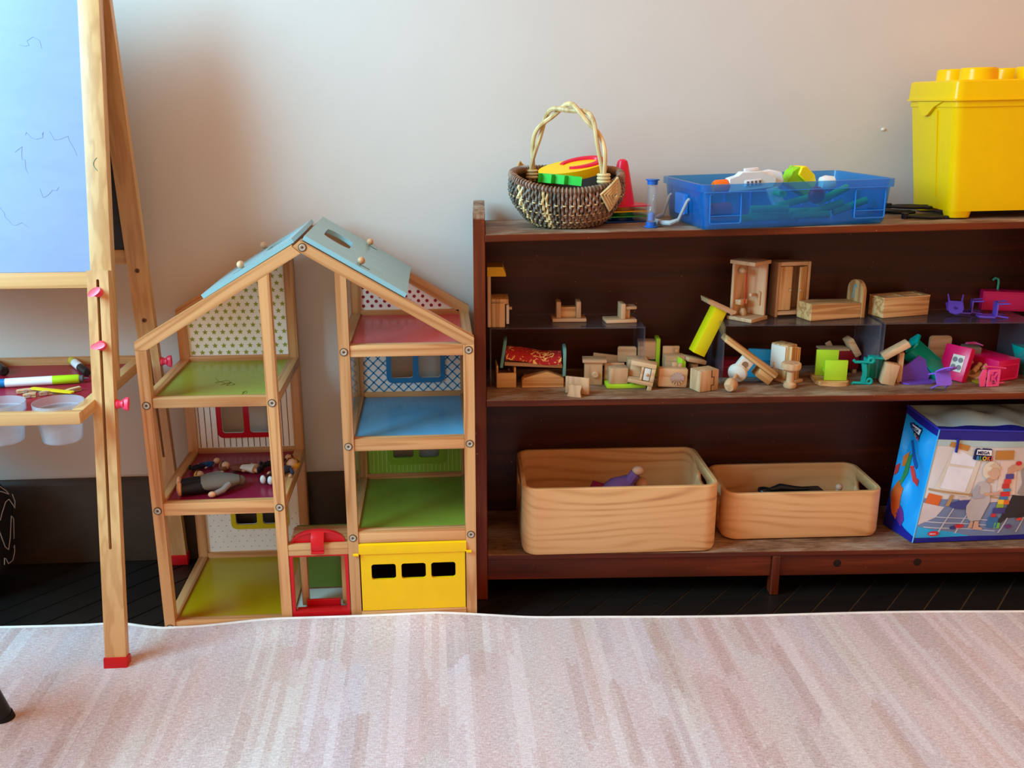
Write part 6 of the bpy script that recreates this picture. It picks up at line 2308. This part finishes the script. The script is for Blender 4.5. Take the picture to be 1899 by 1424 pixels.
for (u0, v0, u1, v1), c_ in (((0.28, 0.125, 0.36, 0.165), (206, 44, 60)), ((0.25, 0.115, 0.31, 0.15), (56, 60, 130)), ((0.66, 0.12, 0.72, 0.16), (120, 60, 130)), ((0.74, 0.19, 0.80, 0.22), (222, 80, 70)), ((0.68, 0.70, 0.74, 0.74), (216, 50, 60))):
    print_on(front, [el((u0 + u1) / 2, (v0 + v1) / 2, (u1 - u0) / 2, (v1 - v0) / 2, 8)], 'printed_brick', pcol(*c_), S0 * 5.6)


def letters(surf, txt, u0, v0, h, col, off, asp=1.0, name='lettering', skew=0.0, bold=0.02):
    cu = bpy.data.curves.new('txt', 'FONT')
    cu.body = txt
    cu.offset = bold
    cu.resolution_u = 3
    ob = bpy.data.objects.new('txt', cu)
    COL.objects.link(ob)
    bpy.context.view_layer.update()
    dg = bpy.context.evaluated_depsgraph_get()
    me = bpy.data.meshes.new_from_object(ob.evaluated_get(dg))
    bpy.data.objects.remove(ob, do_unlink=True)
    b = MB()
    b.bm.from_mesh(me)
    w = max(v.co.x for v in b.bm.verts)
    for v in b.bm.verts:
        u, vv = u0 + v.co.x * h * asp, v0 + v.co.y * h + v.co.x * h * asp * skew
        v.co = surf(u, vv, off)
    b.build(name, col, bag, fix=False)
    return w * h * asp


LN, LW = pcol(28, 34, 84), pcol(240, 240, 244)


def logo(surf, u0, v0, s, asp, o, sk=0.0):
    """dark brick outline, white name plate, MEGA over BLOKS in four colours"""
    def q(a, b_):
        return (u0 + a * s * asp, v0 + b_ * s + sk * a * s * asp)
    print_on(surf, [[q(-0.10, -0.05), q(2.0, -0.10), q(2.0, 0.42), q(2.0, 1.12), q(1.86, 1.12), q(1.86, 1.26), q(1.5, 1.26), q(1.5, 1.15), q(1.15, 1.15), q(1.15, 1.28), q(0.72, 1.28), q(0.72, 1.15), q(0.4, 1.15), q(0.4, 1.26), q(-0.02, 1.26), q(-0.22, 1.05), q(-0.30, 0.05)]], 'logo_brick', LN, o)
    print_on(surf, [[q(0.02, 0.56), q(1.94, 0.50), q(1.90, 1.10), q(0.05, 1.12)]], 'logo_plate', LW, o + S0 * 2)
    letters(surf, 'MEGA', u0 + 0.12 * s * asp, v0 + 0.64 * s, 0.50 * s, LN, o + S0 * 4, asp * 1.12, 'logo_lettering', sk, 0.03)
    x = 0.06
    for ch, c_ in zip('BLOKS', ((64, 150, 210), (80, 170, 70), (244, 200, 30), (226, 110, 40), (200, 50, 60))):
        w = letters(surf, ch, u0 + x * s * asp, v0 - 0.02 * s, 0.62 * s, pcol(*c_), o + S0 * 4, asp * 1.0, 'logo_lettering', sk, 0.03)
        x += w / (s * asp) + 0.05


logo(front, 0.335, 0.755, 0.078, 1.0 * 0.82, S0 * 7)
logo(side, 0.30, 0.835, 0.066, 2.5, S0 * 6, 0.03)
# side print: tumbling bricks
for poly, c_ in (([(0.20, 0.74), (0.28, 0.76), (0.60, 0.60), (0.56, 0.56), (0.50, 0.58)], (34, 86, 160)), ([(0.40, 0.56), (0.48, 0.58), (0.62, 0.50), (0.74, 0.50), (0.72, 0.44), (0.56, 0.46)], (206, 60, 60)),
                 ([(0.26, 0.62), (0.36, 0.66), (0.40, 0.50), (0.34, 0.38), (0.28, 0.40)], (60, 140, 80)), ([(0.14, 0.60), (0.26, 0.66), (0.26, 0.54), (0.18, 0.52)], (220, 120, 50)),
                 ([(0.10, 0.30), (0.24, 0.42), (0.44, 0.38), (0.44, 0.22), (0.36, 0.10), (0.26, 0.14), (0.20, 0.24)], (212, 96, 40)), ([(0.36, 0.16), (0.46, 0.24), (0.66, 0.14), (0.60, 0.08), (0.42, 0.10)], (110, 50, 140)),
                 ([(0.02, 0.50), (0.12, 0.54), (0.12, 0.46), (0.03, 0.42)], (200, 60, 60)), ([(0.14, 0.88), (0.22, 0.90), (0.26, 0.84), (0.16, 0.84)], (40, 60, 130))):
    print_on(side, [poly], 'printed_brick', pcol(*c_), S0 * 3)
# maker's red badge
print_on(front, [el(0.135, 0.085, 0.042, 0.024, 20)], 'printed_badge', pcol(214, 40, 60), S0 * 5)
letters(front, 'MEGA', 0.104, 0.078, 0.018, LW, S0 * 7, 1.0, 'badge_lettering', 0, 0.02)

# ------------------------------------------------------------------ small chip of plaster on the wall
chip = MB().ball((0, 0, 0), 0.004, (1.2, 0.5, 0.8), 10)
p_ = at_y(1638, 240, WALL_Y - 0.001)
tag(chip.build('wall_plug', plastic('plug_white', rgb(236, 232, 222), 0.5), None, mw=T(p_.x, p_.y, p_.z)), 'tiny white plug in the bare wall above the blue tub', 'wall plug')

assert all(o.type != 'MESH' or o.data.materials for o in bpy.data.objects)
